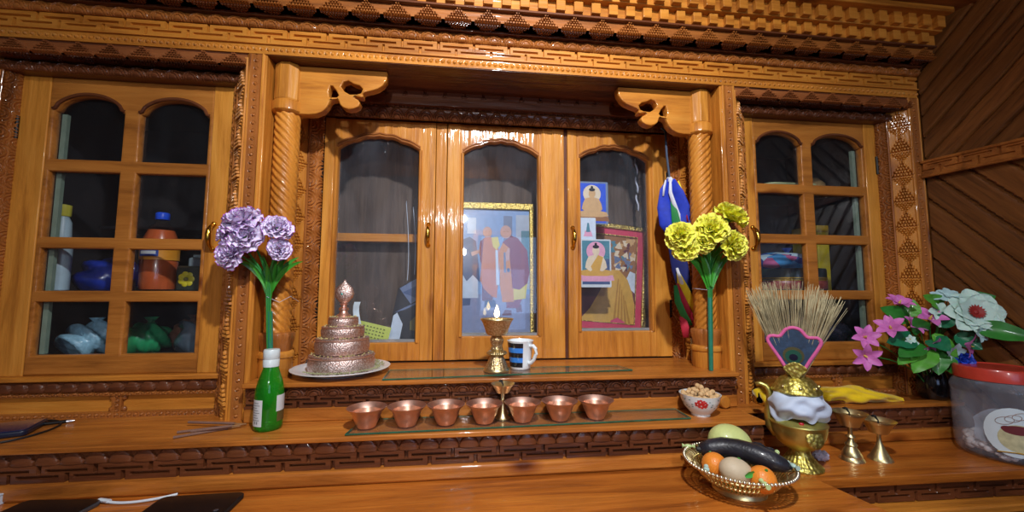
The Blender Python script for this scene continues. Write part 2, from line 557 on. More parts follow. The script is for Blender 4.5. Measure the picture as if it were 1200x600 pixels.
# right wall: flares out a little towards the room, clad in slanting planks
FL = .2
wd = np.array([FL, -1, 0]) / math.hypot(FL, 1)       # along the wall, towards the room
wn = np.array([-1, -FL, 0]) / math.hypot(FL, 1)      # out of the wall
def plank_mat():
    nt = NT('slanted_plank_cladding')
    tc = nt.n('ShaderNodeTexCoord'); sp = nt.n('ShaderNodeSeparateXYZ'); nt.l(tc.outputs['Object'], sp.inputs[0])
    def math_(op, a, b=None):
        x = nt.n('ShaderNodeMath', operation=op)
        for i, q in enumerate((a, b)):
            if q is None: continue
            if isinstance(q, (int, float)): x.inputs[i].default_value = q
            else: nt.l(q, x.inputs[i])
        return x.outputs[0]
    w = math_('MULTIPLY', sp.outputs[1], -1.02); z = sp.outputs[2]
    up_ = math_('GREATER_THAN', z, .39)
    iu = math_('DIVIDE', math_('ADD', math_('SUBTRACT', z, math_('MULTIPLY', w, 1.03)), .008), .072)
    il = math_('DIVIDE', math_('SUBTRACT', math_('ADD', z, math_('MULTIPLY', w, 1.22)), .003), .096)
    idx = math_('ADD', math_('MULTIPLY', up_, iu), math_('MULTIPLY', math_('SUBTRACT', 1, up_), il))
    fl = math_('FLOOR', math_('ADD', idx, 20.0))
    wn_ = nt.n('ShaderNodeTexWhiteNoise', noise_dimensions='1D'); nt.l(fl, wn_.inputs['W'])
    lu = math_('ADD', w, math_('MULTIPLY', z, 1.0)); ll = math_('SUBTRACT', w, math_('MULTIPLY', z, .8))
    along = math_('ADD', math_('MULTIPLY', up_, lu), math_('MULTIPLY', math_('SUBTRACT', 1, up_), ll))
    cb = nt.n('ShaderNodeCombineXYZ'); nt.l(math_('MULTIPLY', along, 2.0), cb.inputs[0]); nt.l(math_('MULTIPLY', idx, 1.6), cb.inputs[1]); nt.l(fl, cb.inputs[2])
    n1 = nt.n('ShaderNodeTexNoise', i_Scale=2.6, i_Detail=6, i_Roughness=.62, i_Distortion=.7); nt.l(cb.outputs[0], n1.inputs['Vector'])
    r = ramp(nt, [(.25, lin(72, 40, 18)), (.5, lin(120, 72, 32)), (.75, lin(142, 90, 44))]); nt.l(n1.outputs[0], r.inputs[0])
    hv = nt.n('ShaderNodeHueSaturation'); nt.l(r.outputs[0], hv.inputs['Color'])
    mr = nt.n('ShaderNodeMapRange'); mr.inputs[3].default_value = .65; mr.inputs[4].default_value = 1.15
    nt.l(wn_.outputs[0], mr.inputs[0]); nt.l(mr.outputs[0], hv.inputs['Value'])
    p = nt.n('ShaderNodeBsdfPrincipled'); p.inputs['Roughness'].default_value = .36; p.inputs['Coat Weight'].default_value = .5; p.inputs['Coat Roughness'].default_value = .2
    nt.l(hv.outputs[0], p.inputs['Base Color'])
    b = nt.n('ShaderNodeBump'); b.inputs['Strength'].default_value = .25; b.inputs['Distance'].default_value = .004
    nt.l(n1.outputs[0], b.inputs['Height']); nt.l(b.outputs[0], p.inputs['Normal']); nt.l(b.outputs[0], p.inputs['Coat Normal'])
    nt.l(p.outputs[0], nt.out.inputs[0])
    return nt.m
plank = plank_mat()
def h_planks(zlow, upper):
    def f(u, v):
        z = v + zlow
        c = ((z - 1.03 * u + .008) / .072) if upper else ((z + 1.22 * u - .003) / .096)
        fr = abs((c % 1) - .5)
        gr = np.where(fr > .455, -.007, 0) - .003 * (fr * 2) ** 6
        return gr - .0035 * (np.sin(np.floor(c) * 12.9) > .2)
    return f
mb = MB()
Ow = np.array([1.475, 0, 0.])
mb.carve(Ow + (0, 0, .385), wd, (0, 0, 1), wn, .62, HIGH - .385, h_planks(.385, True), res=.003, back=.05)
mb.carve(Ow + (0, 0, -.45), wd, (0, 0, 1), wn, .62, .385 + .45, h_planks(-.45, False), res=.0035, back=.05)
e0 = Ow + wd * .62; e1 = Ow + wd * 3.3
v_ = []
for e in (Ow, e1):
    for k in (.012, .06):
        for z in (-1.30, HIGH):
            v_.append(tuple(e - wn * k + (0, 0, z)))
mb.add(v_, [(0, 1, 3, 2), (4, 6, 7, 5), (0, 4, 5, 1), (2, 3, 7, 6), (0, 2, 6, 4), (1, 5, 7, 3)])
mb.box(1.487, 1.54, 0, .56, -1.30, CEIL)
struct('wall_right', mb, plank, 'right wall clad in slanting dark varnished planks', 'wall', smooth=True)
mb = MB()
mb.carve(Ow + (0, 0, .366) + wn * .018, wd, (0, 0, 1), wn, .6, .047, h_fret(.085, .047, .005, .003), res=.0018, back=.03)
for z in (.363, .41):
    pts = [tuple(Ow + wn * .019 + wd * t + (0, 0, z)) for t in (0, .6)]
    mb.tube(pts, .005, 8)
struct('trim_1', mb, carve_x, 'carved key-pattern rail running along the plank wall', 'trim', smooth=True)

# ------------------------------------------------------------------ cornice over everything
cor = thing('carved_cornice', 'long carved wooden cornice and beam running under the ceiling over all the cabinets', 'cornice', (.1, 0, .63))
LX = XR - XL
mb = MB(); mb.carve((XL, 0, .628), (1, 0, 0), (0, 0, 1), (0, -1, 0), LX, .027, h_beads(.0165, .0042, .013), res=.0018, back=.03)
part('bead_strip', mb, pine_x, cor, True)
mb = MB(); mb.carve((XL, -.003, .656), (1, 0, 0), (0, 0, 1), (0, -1, 0), LX, .041, h_fret(.1, .041), res=.0018, back=.03)
mb.box(XL, XR, -.006, .03, .6535, .6565)
part('fret_board', mb, pine_x, cor, True)
mb = MB(); mb.carve((XL, -.004, .698), (1, 0, 0), (0, 0, 1), (0, -1, 0), LX, .027, h_scallop(.046, .027, .005), bulge(.027, .007), res=.0018, back=.03)
part('scallop_moulding', mb, carve_x, cor, True)
mb = MB()
mb.carve((XL, -.012, .7285), (1, 0, 0), (0, -1, 0), (0, 0, -1), LX, .040, lambda u, v: h_diamond(.081, .040, 5, .003)(u, .040 - v), res=.0018, back=.004)
part('pyramid_soffit', mb, dark_x, cor, True, label='underside carved with stepped bricks, its shade painted in dark')  # dark stain puts the shade of the downward face into its colour
mb = MB()
mb.carve((XL, -.052, .7285), (1, 0, 0), (0, 0, 1), (0, -1, 0), LX, .033, h_diamond(.081, .033), res=.0018, back=.03)
part('pyramid_frieze', mb, carve_x, cor, True)
mb = MB(); mb.box(XL, XR, -.066, .0, .762, .768); mb.box(XL, XR, -.02, .0, .7235, .7285)
part('ledge', mb, dark_x, cor, True, bevel=.001)
mb = MB(); mb.box(XL, XR, -.060, .02, .768, .803)
part('dentil_backing', mb, pine_x, cor, True)
P_ = .0505
mb = MB(); x = XL + .01
while x < XR - .03:
    mb.box(x, x + .026, -.073, -.05, .772, .803); x += P_
part('dentil_row', mb, pine_x, cor, True, smooth=False, bevel=.0015)
mb = MB(); mb.box(XL, XR, -.083, .02, .803, .842); x = XL + .01 + P_ / 2
while x < XR - .03:
    mb.box(x, x + .027, -.099, -.08, .806, .842); x += P_
part('upper_dentil_row', mb, pine_x, cor, True, smooth=False, bevel=.0015)
mb = MB(); mb.box(XL, XR, -.118, .02, .842, CEIL)
part('crown_board', mb, pine_x, cor, True, bevel=.003)
mb = MB(); mb.box(XL, XR, .012, .06, .632, .842); mb.box(XL, XR, -.012, .02, .73, .762)
part('core_board', mb, dark_x, cor, True)


# ------------------------------------------------------------------ pilasters
def pilaster(x0, x1, label, inner):
    t = thing('pilaster', label, 'pilaster', ((x0 + x1) / 2, 0, zA), 'carved posts between the cabinets')
    mb = MB(); mb.box(x0, x1, .004, .148, zA, .628)
    part('post', mb, pine_z, t, True, bevel=.002)
    xc = (x0 + x1) / 2 + inner
    w = .026
    mb = MB(); mb.carve((xc - w / 2, .0005, zA), (0, 0, 1), (1, 0, 0), (0, -1, 0), .627 - zA, w, h_beads(.0215, .0036, w / 2), res=.0016, back=.003)
    part('bead_strip', mb, carve_z, t, True)
    for sx in (-1, 1):
        mb = MB(); mb.tube([(xc + sx * (w / 2 + .004), .004, zA), (xc + sx * (w / 2 + .004), .004, .628)], .0042, 8)
        part('bead_moulding', mb, pine_z, t, True)
    return t
pilaster(-.583, -.533, 'tall carved pine post between the left cupboard and the left twisted column', -.001)
pilaster(.773, .823, 'tall carved pine post between the right twisted column and the right cupboard', .003)
pilaster(1.438, 1.468, 'narrow carved pine post against the plank wall', 0)


# ------------------------------------------------------------------ arches, doors
def arch(x0, x1, zs, zt, cusp=False, n=28):
    """points from left spring to right spring"""
    pts = []
    xc, hw = (x0 + x1) / 2, (x1 - x0) / 2
    for i in range(n + 1):
        t = -1 + 2 * i / n
        a = abs(t)
        if cusp:
            z = zs + (zt - zs) * (.93 * (1 - a ** 1.75) + .07 * max(0, 1 - a / .16))
            z += .0045 * math.sin(PI * min(1, max(0, (a - .16) / .38))) if .16 < a < .54 else 0
            z += .004 * math.sin(PI * min(1, max(0, (a - .54) / .46))) if a >= .54 else 0
        else:
            if a > .9: z = zs + (zt - zs) * .06 * (1 - a) / .1
            else: z = zs + (zt - zs) * (.2 + .8 * (1 - (a / .9) ** 2.1) ** .75)
            if a > .84 and a <= .9: z = zs + (zt - zs) * (.06 + .14 * (.9 - a) / .06 + .18)
        pts.append((xc + t * hw, z))
    return pts


def opening(x0, x1, zb, zs, zt=None, cusp=False):
    if zt is None:
        return [(x0, zb), (x1, zb), (x1, zs), (x0, zs)]
    return [(x0, zb), (x1, zb)] + arch(x0, x1, zs, zt, cusp)[::-1]


def handle(parent, x, y, z, name='handle'):
    mb = MB()
    for dz in (.034, -.034):
        mb.lathe([(0, 0), (.0075, 0), (.007, .004), (.004, .007), (0, .008)], 14, M=T(x, y, z + dz) @ Rx(PI / 2))
    pts, rad = [], []
    for i in range(17):
        a = -1 + 2 * i / 16
        pts.append((x, y - .004 - .02 * (1 - abs(a) ** 2.6), z + a * .034)); rad.append(.0042 + .0034 * (1 - a * a) ** 2)
    mb.tube(pts, rad, 10)
    return part(name, mb, brass_h, parent, True, label='brass bow handle')


def hinge(parent, x, y, z):
    mb = MB(); mb.tube([(x, y, z - .03), (x, y, z + .03)], .0042, 8)
    return part('hinge', mb, iron, parent, True, label='black barrel hinge')


def side_cabinet(x0, x1, label, bars, cols, bottom, springs, tops, hx, hz, hinge_x, lit_edge_side, extra_post=False):
    """x0/x1: front opening edges at y = 0; splayed .07 back to the door"""
    D = .07; xi0, xi1 = x0 + D * 1.05, x1 - D * .85
    t = thing('wall_cupboard', label, 'cupboard', ((x0 + x1) / 2, .07, zA))
    zt = .626
    # lintel: stepped pyramids then a scalloped roll
    L = x1 - x0
    mb = MB(); mb.carve((x0, .002, zt - .004), (1, 0, 0), (0, 0, -1), (0, -1, 0), L, .030, lambda u, v: h_diamond(.0735, .030)(u, .030 - v), res=.0018, back=.004)
    part('lintel_pyramids', mb, umber_x, t, True)
    mb = MB(); mb.carve((x0, .002, zt - .034), (1, 0, 0), (0, 1, 0), (0, 0, -1), L, .036, h_diamond(.0735, .036, 5, .003), res=.0018, back=.004, m0=1, m1=.8)
    part('lintel_soffit', mb, dark_x, t, True)
    mb = MB(); mb.carve((x0 + .036, .046, zt - .064), (1, 0, 0), (0, 0, 1), (0, -1, 0), L - .066, .028, h_scallop(.044, .028, .006), bulge(.028, .01), res=.0018, back=.03)
    part('lintel_roll', mb, dark_x, t, True)
    mb = MB(); mb.box(x0, x1, .004, .10, zt - .004, .64); mb.box(x0, x1, .046, .10, zt - .034, zt)
    part('head_board', mb, dark_x, t, True)
    # splayed jambs from lintel down to the shelf
    for sgn, xa, xb in ((1, x0, xi0), (-1, x1, xi1)):
        d = np.array([xb - xa, D, 0]); W = np.linalg.norm(d); d = d / W
        nrm = np.array([d[1] * sgn, -d[0] * sgn, 0])
        H = zt - zA - .01
        mb = MB(); mb.carve((xa, 0, zA), (0, 0, 1), d, nrm, H, W * .64, h_jamb(.083, W * .64), res=.0018, back=.02, m1=.3)
        part('jamb_diamonds', mb, pine_z, t, True)
        mb = MB(); p0 = np.array([xa, 0, zA]) + d * W * .64
        mb.tube([tuple(p0 + nrm * .002), tuple(p0 + nrm * .002 + (0, 0, H - .03))], .0035, 8)
        mb.carve(p0 + d * .003, (0, 0, 1), d, nrm, H - .05, W * .34 - .003, h_serp(.05, W * .34), bulge(W * .34, .004), res=.0016, back=.02)
        part('jamb_serpentine', mb, carve_z, t, True)
    # door: arched panel with bars, separate stiles
    yd = D
    zb0, zt0 = -.222, .566
    holes = []
    sx0, sx1 = cols[0][0] - .0, cols[-1][1] + .0
    for ci, (a, b) in enumerate(cols):
        zlist = [bottom] + [q for br in bars for q in (br[1], br[0])][::1]
        zl = bottom
        for br in bars[::-1]:
            holes.append(opening(a, b, zl, br[1])); zl = br[0]
        holes.append(opening(a, b, zl, springs, tops))
    door = MB(); door.plate([(sx0 - .012, zb0), (sx1 + .012, zb0), (sx1 + .012, zt0), (sx0 - .012, zt0)], holes, .024, .0055, T(0, yd + .012, 0) @ XZ)
    dr = part('door', door, brown_x, t, True, angle=50)
    for xa, xb in ((xi0 - .012, sx0 - .011), (sx1 + .011, xi1 + .012)):
        mb = MB(); mb.box(xa, xb, yd - .001, yd + .025, zb0, zt0)
        part('stile', mb, pale_z, dr, True, bevel=.002)
    for (a, b) in cols:
        pts = [(x, yd - .001, z + .005) for x, z in arch(a - .002, b + .002, springs, tops)]
        mb = MB(); mb.tube(pts, .0045, 8)
        part('arch_moulding', mb, dark_x, dr, True)
    mb = MB(); mb.box(sx0 - .004, sx1 + .004, yd + .014, yd + .017, bottom - .004, tops + .01)
    part('glass_pane', mb, pane, dr, True)
    lx = (cols[0][0] + .004) if lit_edge_side < 0 else (cols[-1][1] - .004)
    mb = MB(); mb.box(lx - .006, lx + .006, yd + .026, yd + .036, bottom, springs)
    part('lit_edge_strip', mb, plain('painted_lit_edge', (126, 146, 128), .5), dr, True, label='pale green strip painted as the lit inner frame edge')  # pale colour stands in for light on the frame's inner edge
    handle(dr, hx, yd - .001, hz)
    for z in (.42, -.14):
        hinge(dr, hinge_x, yd - .004, z)
    # sill and base panels
    mb = MB(); mb.box(xi0 - .02, xi1 + .02, yd - .02, yd + .03, -.235, -.2215)
    part('sill', mb, pine_x, t, True, bevel=.003)
    Lb = xi1 - xi0 + .03
    mb = MB(); mb.carve((xi0 - .015, yd - .012, -.262), (1, 0, 0), (0, 0, 1), (0, -1, 0), Lb, .026, h_dome(.036, .026, .0035), bulge(.026, .004), res=.002, back=.02)
    part('carved_rail', mb, dark_x, t, True)
    mb = MB(); mb.carve((xi0 - .015, yd - .012, -.272), (1, 0, 0), (0, 0, 1), (0, -1, 0), Lb, .010, h_beads(.012, .0032, .005), res=.0016, back=.02)
    mb.carve((xi0 - .015, yd - .012, zA), (1, 0, 0), (0, 0, 1), (0, -1, 0), Lb, .014, h_beads(.015, .0036, .007), res=.0016, back=.02)
    part('bead_rail', mb, carve_x, t, True)
    mb = MB(); mb.box(xi0 - .015, xi1 + .015, yd, yd + .03, zA, -.235)
    part('base_panel', mb, pine_x, t, True)
    xs = [-.875] if x0 < 0 else [1.18]
    for xv in xs:
        mb = MB(); mb.carve((xv - .011, yd - .008, zA + .01), (0, 0, 1), (1, 0, 0), (0, -1, 0), .047, .022, h_beads(.012, .0034, .011), res=.0016, back=.01)
        for sx in (-1, 1):
            for z in (zA + .019, zA + .048):
                mb.lathe([(0, 0), (.008, 0), (.0075, .003), (.004, .006), (0, .0062)], 12, M=T(xv + sx * .013, yd - .001, z) @ Rx(PI / 2))
        part('panel_divider', mb, carve_z, t, True)
    # the inside
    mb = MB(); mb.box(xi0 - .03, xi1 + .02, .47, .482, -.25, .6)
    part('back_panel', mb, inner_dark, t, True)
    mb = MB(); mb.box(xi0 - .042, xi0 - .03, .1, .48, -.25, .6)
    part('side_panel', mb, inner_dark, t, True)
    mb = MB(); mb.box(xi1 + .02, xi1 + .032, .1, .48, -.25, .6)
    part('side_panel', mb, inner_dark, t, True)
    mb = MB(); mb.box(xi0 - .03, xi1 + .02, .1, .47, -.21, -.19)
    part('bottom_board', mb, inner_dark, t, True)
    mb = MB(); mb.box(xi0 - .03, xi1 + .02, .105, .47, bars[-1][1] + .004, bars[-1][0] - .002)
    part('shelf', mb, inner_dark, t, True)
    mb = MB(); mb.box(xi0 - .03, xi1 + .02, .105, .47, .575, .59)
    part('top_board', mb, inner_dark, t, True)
    return t
cabL = side_cabinet(-1.2385, -.583, 'glazed wall cupboard at the far left, holding an orange drink bottle', [(.341, .308), (.133, .103), (-.007, -.036)],
             [(-1.09, -.921), (-.881, -.708)], -.171, .472, .515, -.676, .14, -1.168, -1)
cabR = side_cabinet(.823, 1.438, 'glazed wall cupboard on the right beside the plank wall, holding tins and bright cloth', [(.346, .314), (.181, .150), (.000, -.030)],
             [(.941, 1.102), (1.141, 1.327)], -.165, .478, .515, .912, .165, 1.378, 1)
mb = MB(); mb.box(-1.278, -1.2385, .004, .12, zA, .628)
part('end_post', mb, pine_z, cabL, True, bevel=.002)

# ------------------------------------------------------------------ central glazed alcove
alc = thing('altar_alcove', 'recessed central cabinet with three arched glass doors behind the twisted columns', 'cabinet', (.13, .225, zB))
mb = MB(); mb.box(-.533, .773, .002, .16, .6262, .6272)
part('soffit', mb, dark_x, alc, True)
L = .773 + .533
mb = MB()
mb.carve((-.533, .152, .627), (1, 0, 0), (0, .5, -.866), (0, -.866, -.5), L, .054, lambda u, v: h_diamond(.062, .054, 6, .005)(u, .054 - v), res=.0018, back=.02)
part('lintel_pyramids', mb, dark_x, alc, True)
mb = MB(); mb.carve((-.52, .176, .580), (1, 0, 0), (0, .55, -.835), (0, -.835, -.55), L - .03, .036, lambda u, v: h_scallop(.046, .036, .005)(u, .036 - v), bulge(.036, .006), res=.0018, back=.02)
part('lintel_roll', mb, dark_x, alc, True)
mb = MB(); mb.box(-.533, .773, .158, .26, .585, .64); mb.box(-.533, .773, .205, .26, .56, .6)
part('head_board', mb, dark_x, alc, True)
for sgn, xa, xb in ((1, -.533, -.455), (-1, .773, .716)):
    d = np.array([xb - xa, .075, 0]); W = np.linalg.norm(d); d /= W
    nrm = np.array([d[1] * sgn, -d[0] * sgn, 0]); H = .60 - zB
    mb = MB(); mb.carve((xa, .148, zB), (0, 0, 1), d, nrm, H, W * .58, h_jamb(.083, W * .58, 5, .004), res=.0018, back=.02)
    part('jamb_diamonds', mb, pine_z, alc, True)
    p0 = np.array([xa, .148, zB]) + d * W * .58
    mb = MB(); mb.tube([tuple(p0 + nrm * .002), tuple(p0 + nrm * .002 + (0, 0, H - .02))], .004, 8)
    mb.carve(p0 + d * .004, (0, 0, 1), d, nrm, H - .035, W * .42 - .003, h_serp(.06, W * .42), bulge(W * .42, .004), res=.0016, back=.02)
    part('jamb_serpentine', mb, carve_z, alc, True)


def big_door(name, x0, x1, g0, g1, zb, zs, ztop, hx=None, hgx=None):
    yd = .225
    mb = MB(); mb.plate([(x0, -.228), (x1, -.228), (x1, .556), (x0, .556)], [opening(g0, g1, zb, zs, ztop, True)], .026, .004, T(0, yd + .013, 0) @ XZ)
    d = part(name, mb, pine_z, alc, True, angle=50)
    mb = MB(); 
    for off, r in ((.003, .0035), (.011, .003)):
        mb.tube([(x, yd - .001, z + off) for x, z in arch(g0 - .004, g1 + .004, zs, ztop, True, 40)], r, 8)
    part('arch_moulding', mb, carve_x, d, True)
    for xa, xb in ((x0, g0 - .014), (g1 + .014, x1)):
        mb = MB(); mb.box(xa + .0008, xb, yd - .0025, yd + .012, -.227, .555)
        part('stile', mb, pale_z, d, True, bevel=.0015)
    for xa in (g0 - .006, g1 + .006):
        mb = MB(); mb.tube([(xa, yd, zb), (xa, yd, zs)], .0055, 8)
        part('edge_moulding', mb, pine_z, d, True)
    mb = MB(); mb.box(g0 - .006, g1 + .006, yd + .016, yd + .019, zb - .006, ztop + .006)
    part('glass_pane', mb, pane_c, d, True)
    mb = MB(); mb.box(g0 - .004, g1 + .004, yd + .021, yd + .032, zb - .004, zb + .008)
    part('glazing_bead', mb, plain('grey_bead', (150, 150, 148), .4), d, True, label='grey bead behind the glass')
    if hx: handle(d, hx, yd - .003, .176)
    if hgx:
        for z in (.385, -.065): hinge(d, hgx, yd - .003, z)
    return d
big_door('door', -.452, -.098, -.408, -.153, -.170, .458, .500, hx=-.117, hgx=-.456)
big_door('glazed_panel', -.060, .338, -.004, .246, -.153, .455, .501)
big_door('door', .350, .716, .396, .643, -.140, .455, .498, hx=.366, hgx=.712)
mb = MB(); mb.box(-.0965, -.0615, .224, .25, -.228, .556)
part('mullion', mb, pine_z, alc, True, bevel=.002)
mb = MB(); mb.box(.3385, .3495, .229, .25, -.228, .556)
part('mullion', mb, dark_z, alc, True)
mb = MB(); mb.box(-.47, .74, .415, .427, -.25, .62)
part('back_panel', mb, inner_z, alc, True)
mb = MB(); mb.box(-.482, -.47, .25, .472, -.25, .62)
part('side_panel', mb, inner_z, alc, True)
mb = MB(); mb.box(.74, .752, .25, .472, -.25, .62)
part('side_panel', mb, inner_z, alc, True)
mb = MB(); mb.box(-.47, .74, .25, .46, -.25, -.182)
part('bottom_board', mb, inner_z, alc, True)
mb = MB(); mb.box(-.47, -.08, .36, .415, .168, .196)
part('shelf', mb, pine_x, alc, True)

# ------------------------------------------------------------------ twisted columns with fretwork brackets
def column(x, label, hand):
    y = .06
    t = thing('twisted_column', label, 'column', (x, y, zB), 'twisted columns of the altar')
    c = (0, 0, -zB)
    n = 9
    def tw(th, z): return 1 + .2 * (abs(np.cos((n * (th - hand * (z + .6) * 33)) / 2)) - .6)
    zz = np.linspace(-.12, .5, 150)
    mb = MB(); mb.lathe([(.0305, z) for z in zz], 90, c, rf=tw)
    part('shaft', mb, pine_z, t, angle=180)
    mb = MB(); mb.lathe([(.040, zB), (.041, zB + .004), (.040, -.183)], 32, c)
    part('base_drum', mb, pine_z, t)
    mb = MB(); mb.lathe([(.038, -.185), (.043, -.181), (.044, -.174), (.042, -.168), (.038, -.165)], 32, c)
    part('base_ring', mb, pine_z, t)
    def lot(th, z): return 1 + .07 * abs(np.sin(4 * th)) * np.clip((z + .165) / .04, 0, 1)
    mb = MB(); mb.lathe([(.036, -.166), (.038, -.15), (.040, -.135), (.041, -.122), (.038, -.117), (.03, -.115)], 96, c, rf=lot)
    part('lotus_block', mb, carve_z, t)
    mb = MB(); mb.lathe([(.031, .484), (.036, .486), (.041, .491), (.041, .515), (.037, .520)], 24, c)
    part('collar', mb, pine_z, t)
    mb = MB(); mb.lathe([(.036, .520), (.0375, .524), (.0375, .62), (.034, .6262)], 10, c)
    part('capital', mb, pale_z, t, smooth=False)
    # bracket reaching towards the middle; outline in (distance from column, height)
    out = [(.022, .6255), (.268, .6255), (.271, .620), (.268, .600), (.258, .584), (.244, .573), (.226, .566), (.209, .561), (.203, .556), (.205, .548),
           (.2, .545), (.184, .548), (.180, .542), (.192, .536), (.197, .528), (.193, .518), (.181, .510), (.166, .507), (.152, .511), (.143, .519), (.139, .530), (.133, .536), (.122, .536), (.114, .528), (.108, .512), (.096, .498), (.078, .489), (.058, .486), (.022, .486)]
    h1 = [(.112, .540), (.110, .556), (.114, .574), (.121, .573), (.131, .560), (.138, .547), (.132, .539), (.121, .537)]
    h2 = [(.143, .573), (.150, .588), (.163, .592), (.178, .583), (.194, .579), (.203, .570), (.199, .557), (.186, .552), (.168, .551), (.153, .559)]
    fl = (lambda p: (-hand * p[0], p[1]))
    mb = MB(); mb.plate([fl(p) for p in out], [[fl(p) for p in h] for h in (h1, h2)], .03, .003, T(0, 0, -zB) @ XZ)
    part('bracket', mb, pine_x, t, angle=50, label='flat fretwork bracket')
    return t
column(-.497, 'twisted wooden column left of the glass doors, behind the purple flowers', -1)
column(.735, 'twisted wooden column right of the glass doors, behind the yellow flowers', 1)

# ------------------------------------------------------------------ altar step (upper shelf)
st = thing('altar_step', 'raised carved wooden step in front of the glass doors carrying the plate and lamp', 'shelf', (.12, .05, zA))
mb = MB(); mb.box(-.532, .772, -.036, .224, zB - .012, zB)
part('top_board', mb, shelf_x, st, True, bevel=.003)
x0, L = -.528, 1.296
mb = MB(); mb.carve((x0, -.026, -.264), (1, 0, 0), (0, 0, 1), (0, -1, 0), L, .021, h_scallop(.046, .021, .004), res=.0018, back=.02)
part('scallop_band', mb, dark_x, st, True)
mb = MB(); mb.carve((x0, -.026, -.294), (1, 0, 0), (0, 0, 1), (0, -1, 0), L, .029, h_fret(.083, .029, .008, .0032), res=.0018, back=.02)
part('fret_band', mb, dark_x, st, True)
mb = MB(); mb.box(x0, x0 + L, -.028, .0, zA, -.294)
part('plinth', mb, shelf_x, st, True, bevel=.003)
mb = MB(); mb.box(x0, x0 + L, -.006, .22, zA, zB - .012)
part('core_board', mb, dark_x, st, True)
mb = MB(); mb.lathe([(.0, 0), (.0165, 0), (.0165, .012), (.014, .015), (0, .016)], 28, M=T(.722, -.028, -.3095) @ Rx(PI / 2))
part('end_cap', mb, pine_z, st, True)

# ------------------------------------------------------------------ altar shelf (the long one)
XK = .757
sh = thing('altar_shelf', 'long carved shelf under the cabinets carrying the copper bowls and green bottle', 'shelf', (.1, -.07, zC))
def prism(mb, poly, z0, z1, mat=0):
    n = len(poly)
    mb.add([(x, y, z0) for x, y in poly] + [(x, y, z1) for x, y in poly],
           [tuple(range(n))[::-1], tuple(range(n, 2 * n))] + [(i, (i + 1) % n, n + (i + 1) % n, n + i) for i in range(n)], mat)
    return mb
prism(mb := MB(), [(XL, -.145), (XK, -.145), (XK, -.055), (XR, -.055), (XR, .15), (XL, .15)], zA - .011, zA)
part('top_board', mb, shelf_x, sh, True, bevel=.002)
def face(xa, L, y):
    mb = MB(); mb.carve((xa, y + .006, -.363), (1, 0, 0), (0, 0, 1), (0, -1, 0), L, .025, h_dome(.0455, .025, .0042), res=.0018, back=.02)
    part('scallop_band', mb, dark_x, sh, True)
    mb = MB(); mb.carve((xa, y + .004, -.398), (1, 0, 0), (0, 0, 1), (0, -1, 0), L, .034, h_fret(.105, .034, .009, .0034), res=.0018, back=.02)
    part('fret_band', mb, dark_x, sh, True)
    mb = MB(); mb.box(xa, xa + L, y - .008, y + .03, zC, -.3985)
    part('base_moulding', mb, shelf_x, sh, True, bevel=.006)
face(XL, XK - XL, -.14)
face(XK, XR - XK, -.05)
prism(mb := MB(), [(XL, -.115), (XK, -.115), (XK, -.03), (XR, -.03), (XR, .15), (XL, .15)], zC, zA - .011)
part('core_board', mb, dark_x, sh, True)

# ------------------------------------------------------------------ counter
ct = thing('altar_counter', 'broad varnished pine counter along the bottom carrying the fruit basket and phones', 'counter', (.1, -.4, -1.30))
prism(mb := MB(), [(XL, -.11), (XL, -.62), (.872, -.62), (.808, -.238), (1.505, -.252), (1.468, -.03), (.75, -.03), (.75, -.11)], zC - .022, zC)
part('top_board', mb, top_x, ct, True, bevel=.003)
prism(mb := MB(), [(XL, -.11), (XL, -.60), (.855, -.60), (.79, -.225), (.79, -.11)], -1.30, zC - .022)
part('body', mb, pine_z, ct, True)
prism(mb := MB(), [(.79, -.21), (1.49, -.225), (1.465, -.03), (.79, -.03)], -1.30, zC - .022)
part('return_body', mb, dark_x, ct, True)
d = np.array([1.51 - .80, -.014, 0]); Lr = np.linalg.norm(d); d /= Lr; nn = np.array([d[1], -d[0], 0])
mb = MB(); mb.carve((.80, -.229, -.492), d, (0, 0, 1), nn, Lr - .01, .038, h_fret(.105, .038, .007, .0028), res=.002, back=.02)
part('fret_band', mb, dark_x, ct, True)
mb = MB(); mb.box(.815, 1.50, -.272, -.2, -.512, -.494)
part('lower_ledge', mb, pine_x, ct, True, bevel=.004)
mb = MB(); mb.carve((.80, -.24, -.575), d, (0, 0, 1), nn, Lr - .01, .06, h_fret(.13, .06, .008, .004), res=.003, back=.02)
part('lower_fret_band', mb, dark_x, ct, True)

# ------------------------------------------------------------------ sheets of glass on the shelves
def glass_sheet(pts, z, label):
    cx = sum(p[0] for p in pts) / 4; cy = sum(p[1] for p in pts) / 4
    t = thing('glass_sheet', label, 'glass sheet', (cx, cy, z))
    q = [(p[0] - cx, p[1] - cy) for p in pts]
    prism(mb := MB(), q, .0005, .0045)
    part('sheet', mb, sheet_glass, t, smooth=False)
    ins = .9985
    mb = MB()
    for i in range(4):
        a, b = q[i], q[(i + 1) % 4]
        mb.tube([(a[0], a[1], .0027), (b[0], b[1], .0027)], .0021, 6)
    part('cut_edge', mb, glass_edge, t, label='green cut edge')
    return t
glass_sheet([(-.2, -.034), (.480, .018), (.462, .085), (-.205, .085)], zB, 'long glass sheet on the upper step under the tall brass lamp')
glass_sheet([(-.258, -.138), (.575, -.114), (.578, -.035), (-.245, -.035)], zA, 'long glass sheet on the lower shelf under the copper bowls')


# ================================================================== things on the altar
def patch(mb, rfun, a0, a1, z0, z1, mat=0, n=10, m=3, lift=.0006):
    a = np.linspace(a0, a1, n)[:, None] * np.ones(m); z = np.linspace(z0, z1, m)[None, :] * np.ones((n, 1))
    r = np.vectorize(rfun)(z) + lift
    return mb.grid(np.stack([r * np.cos(a), r * np.sin(a), z], -1), mat)


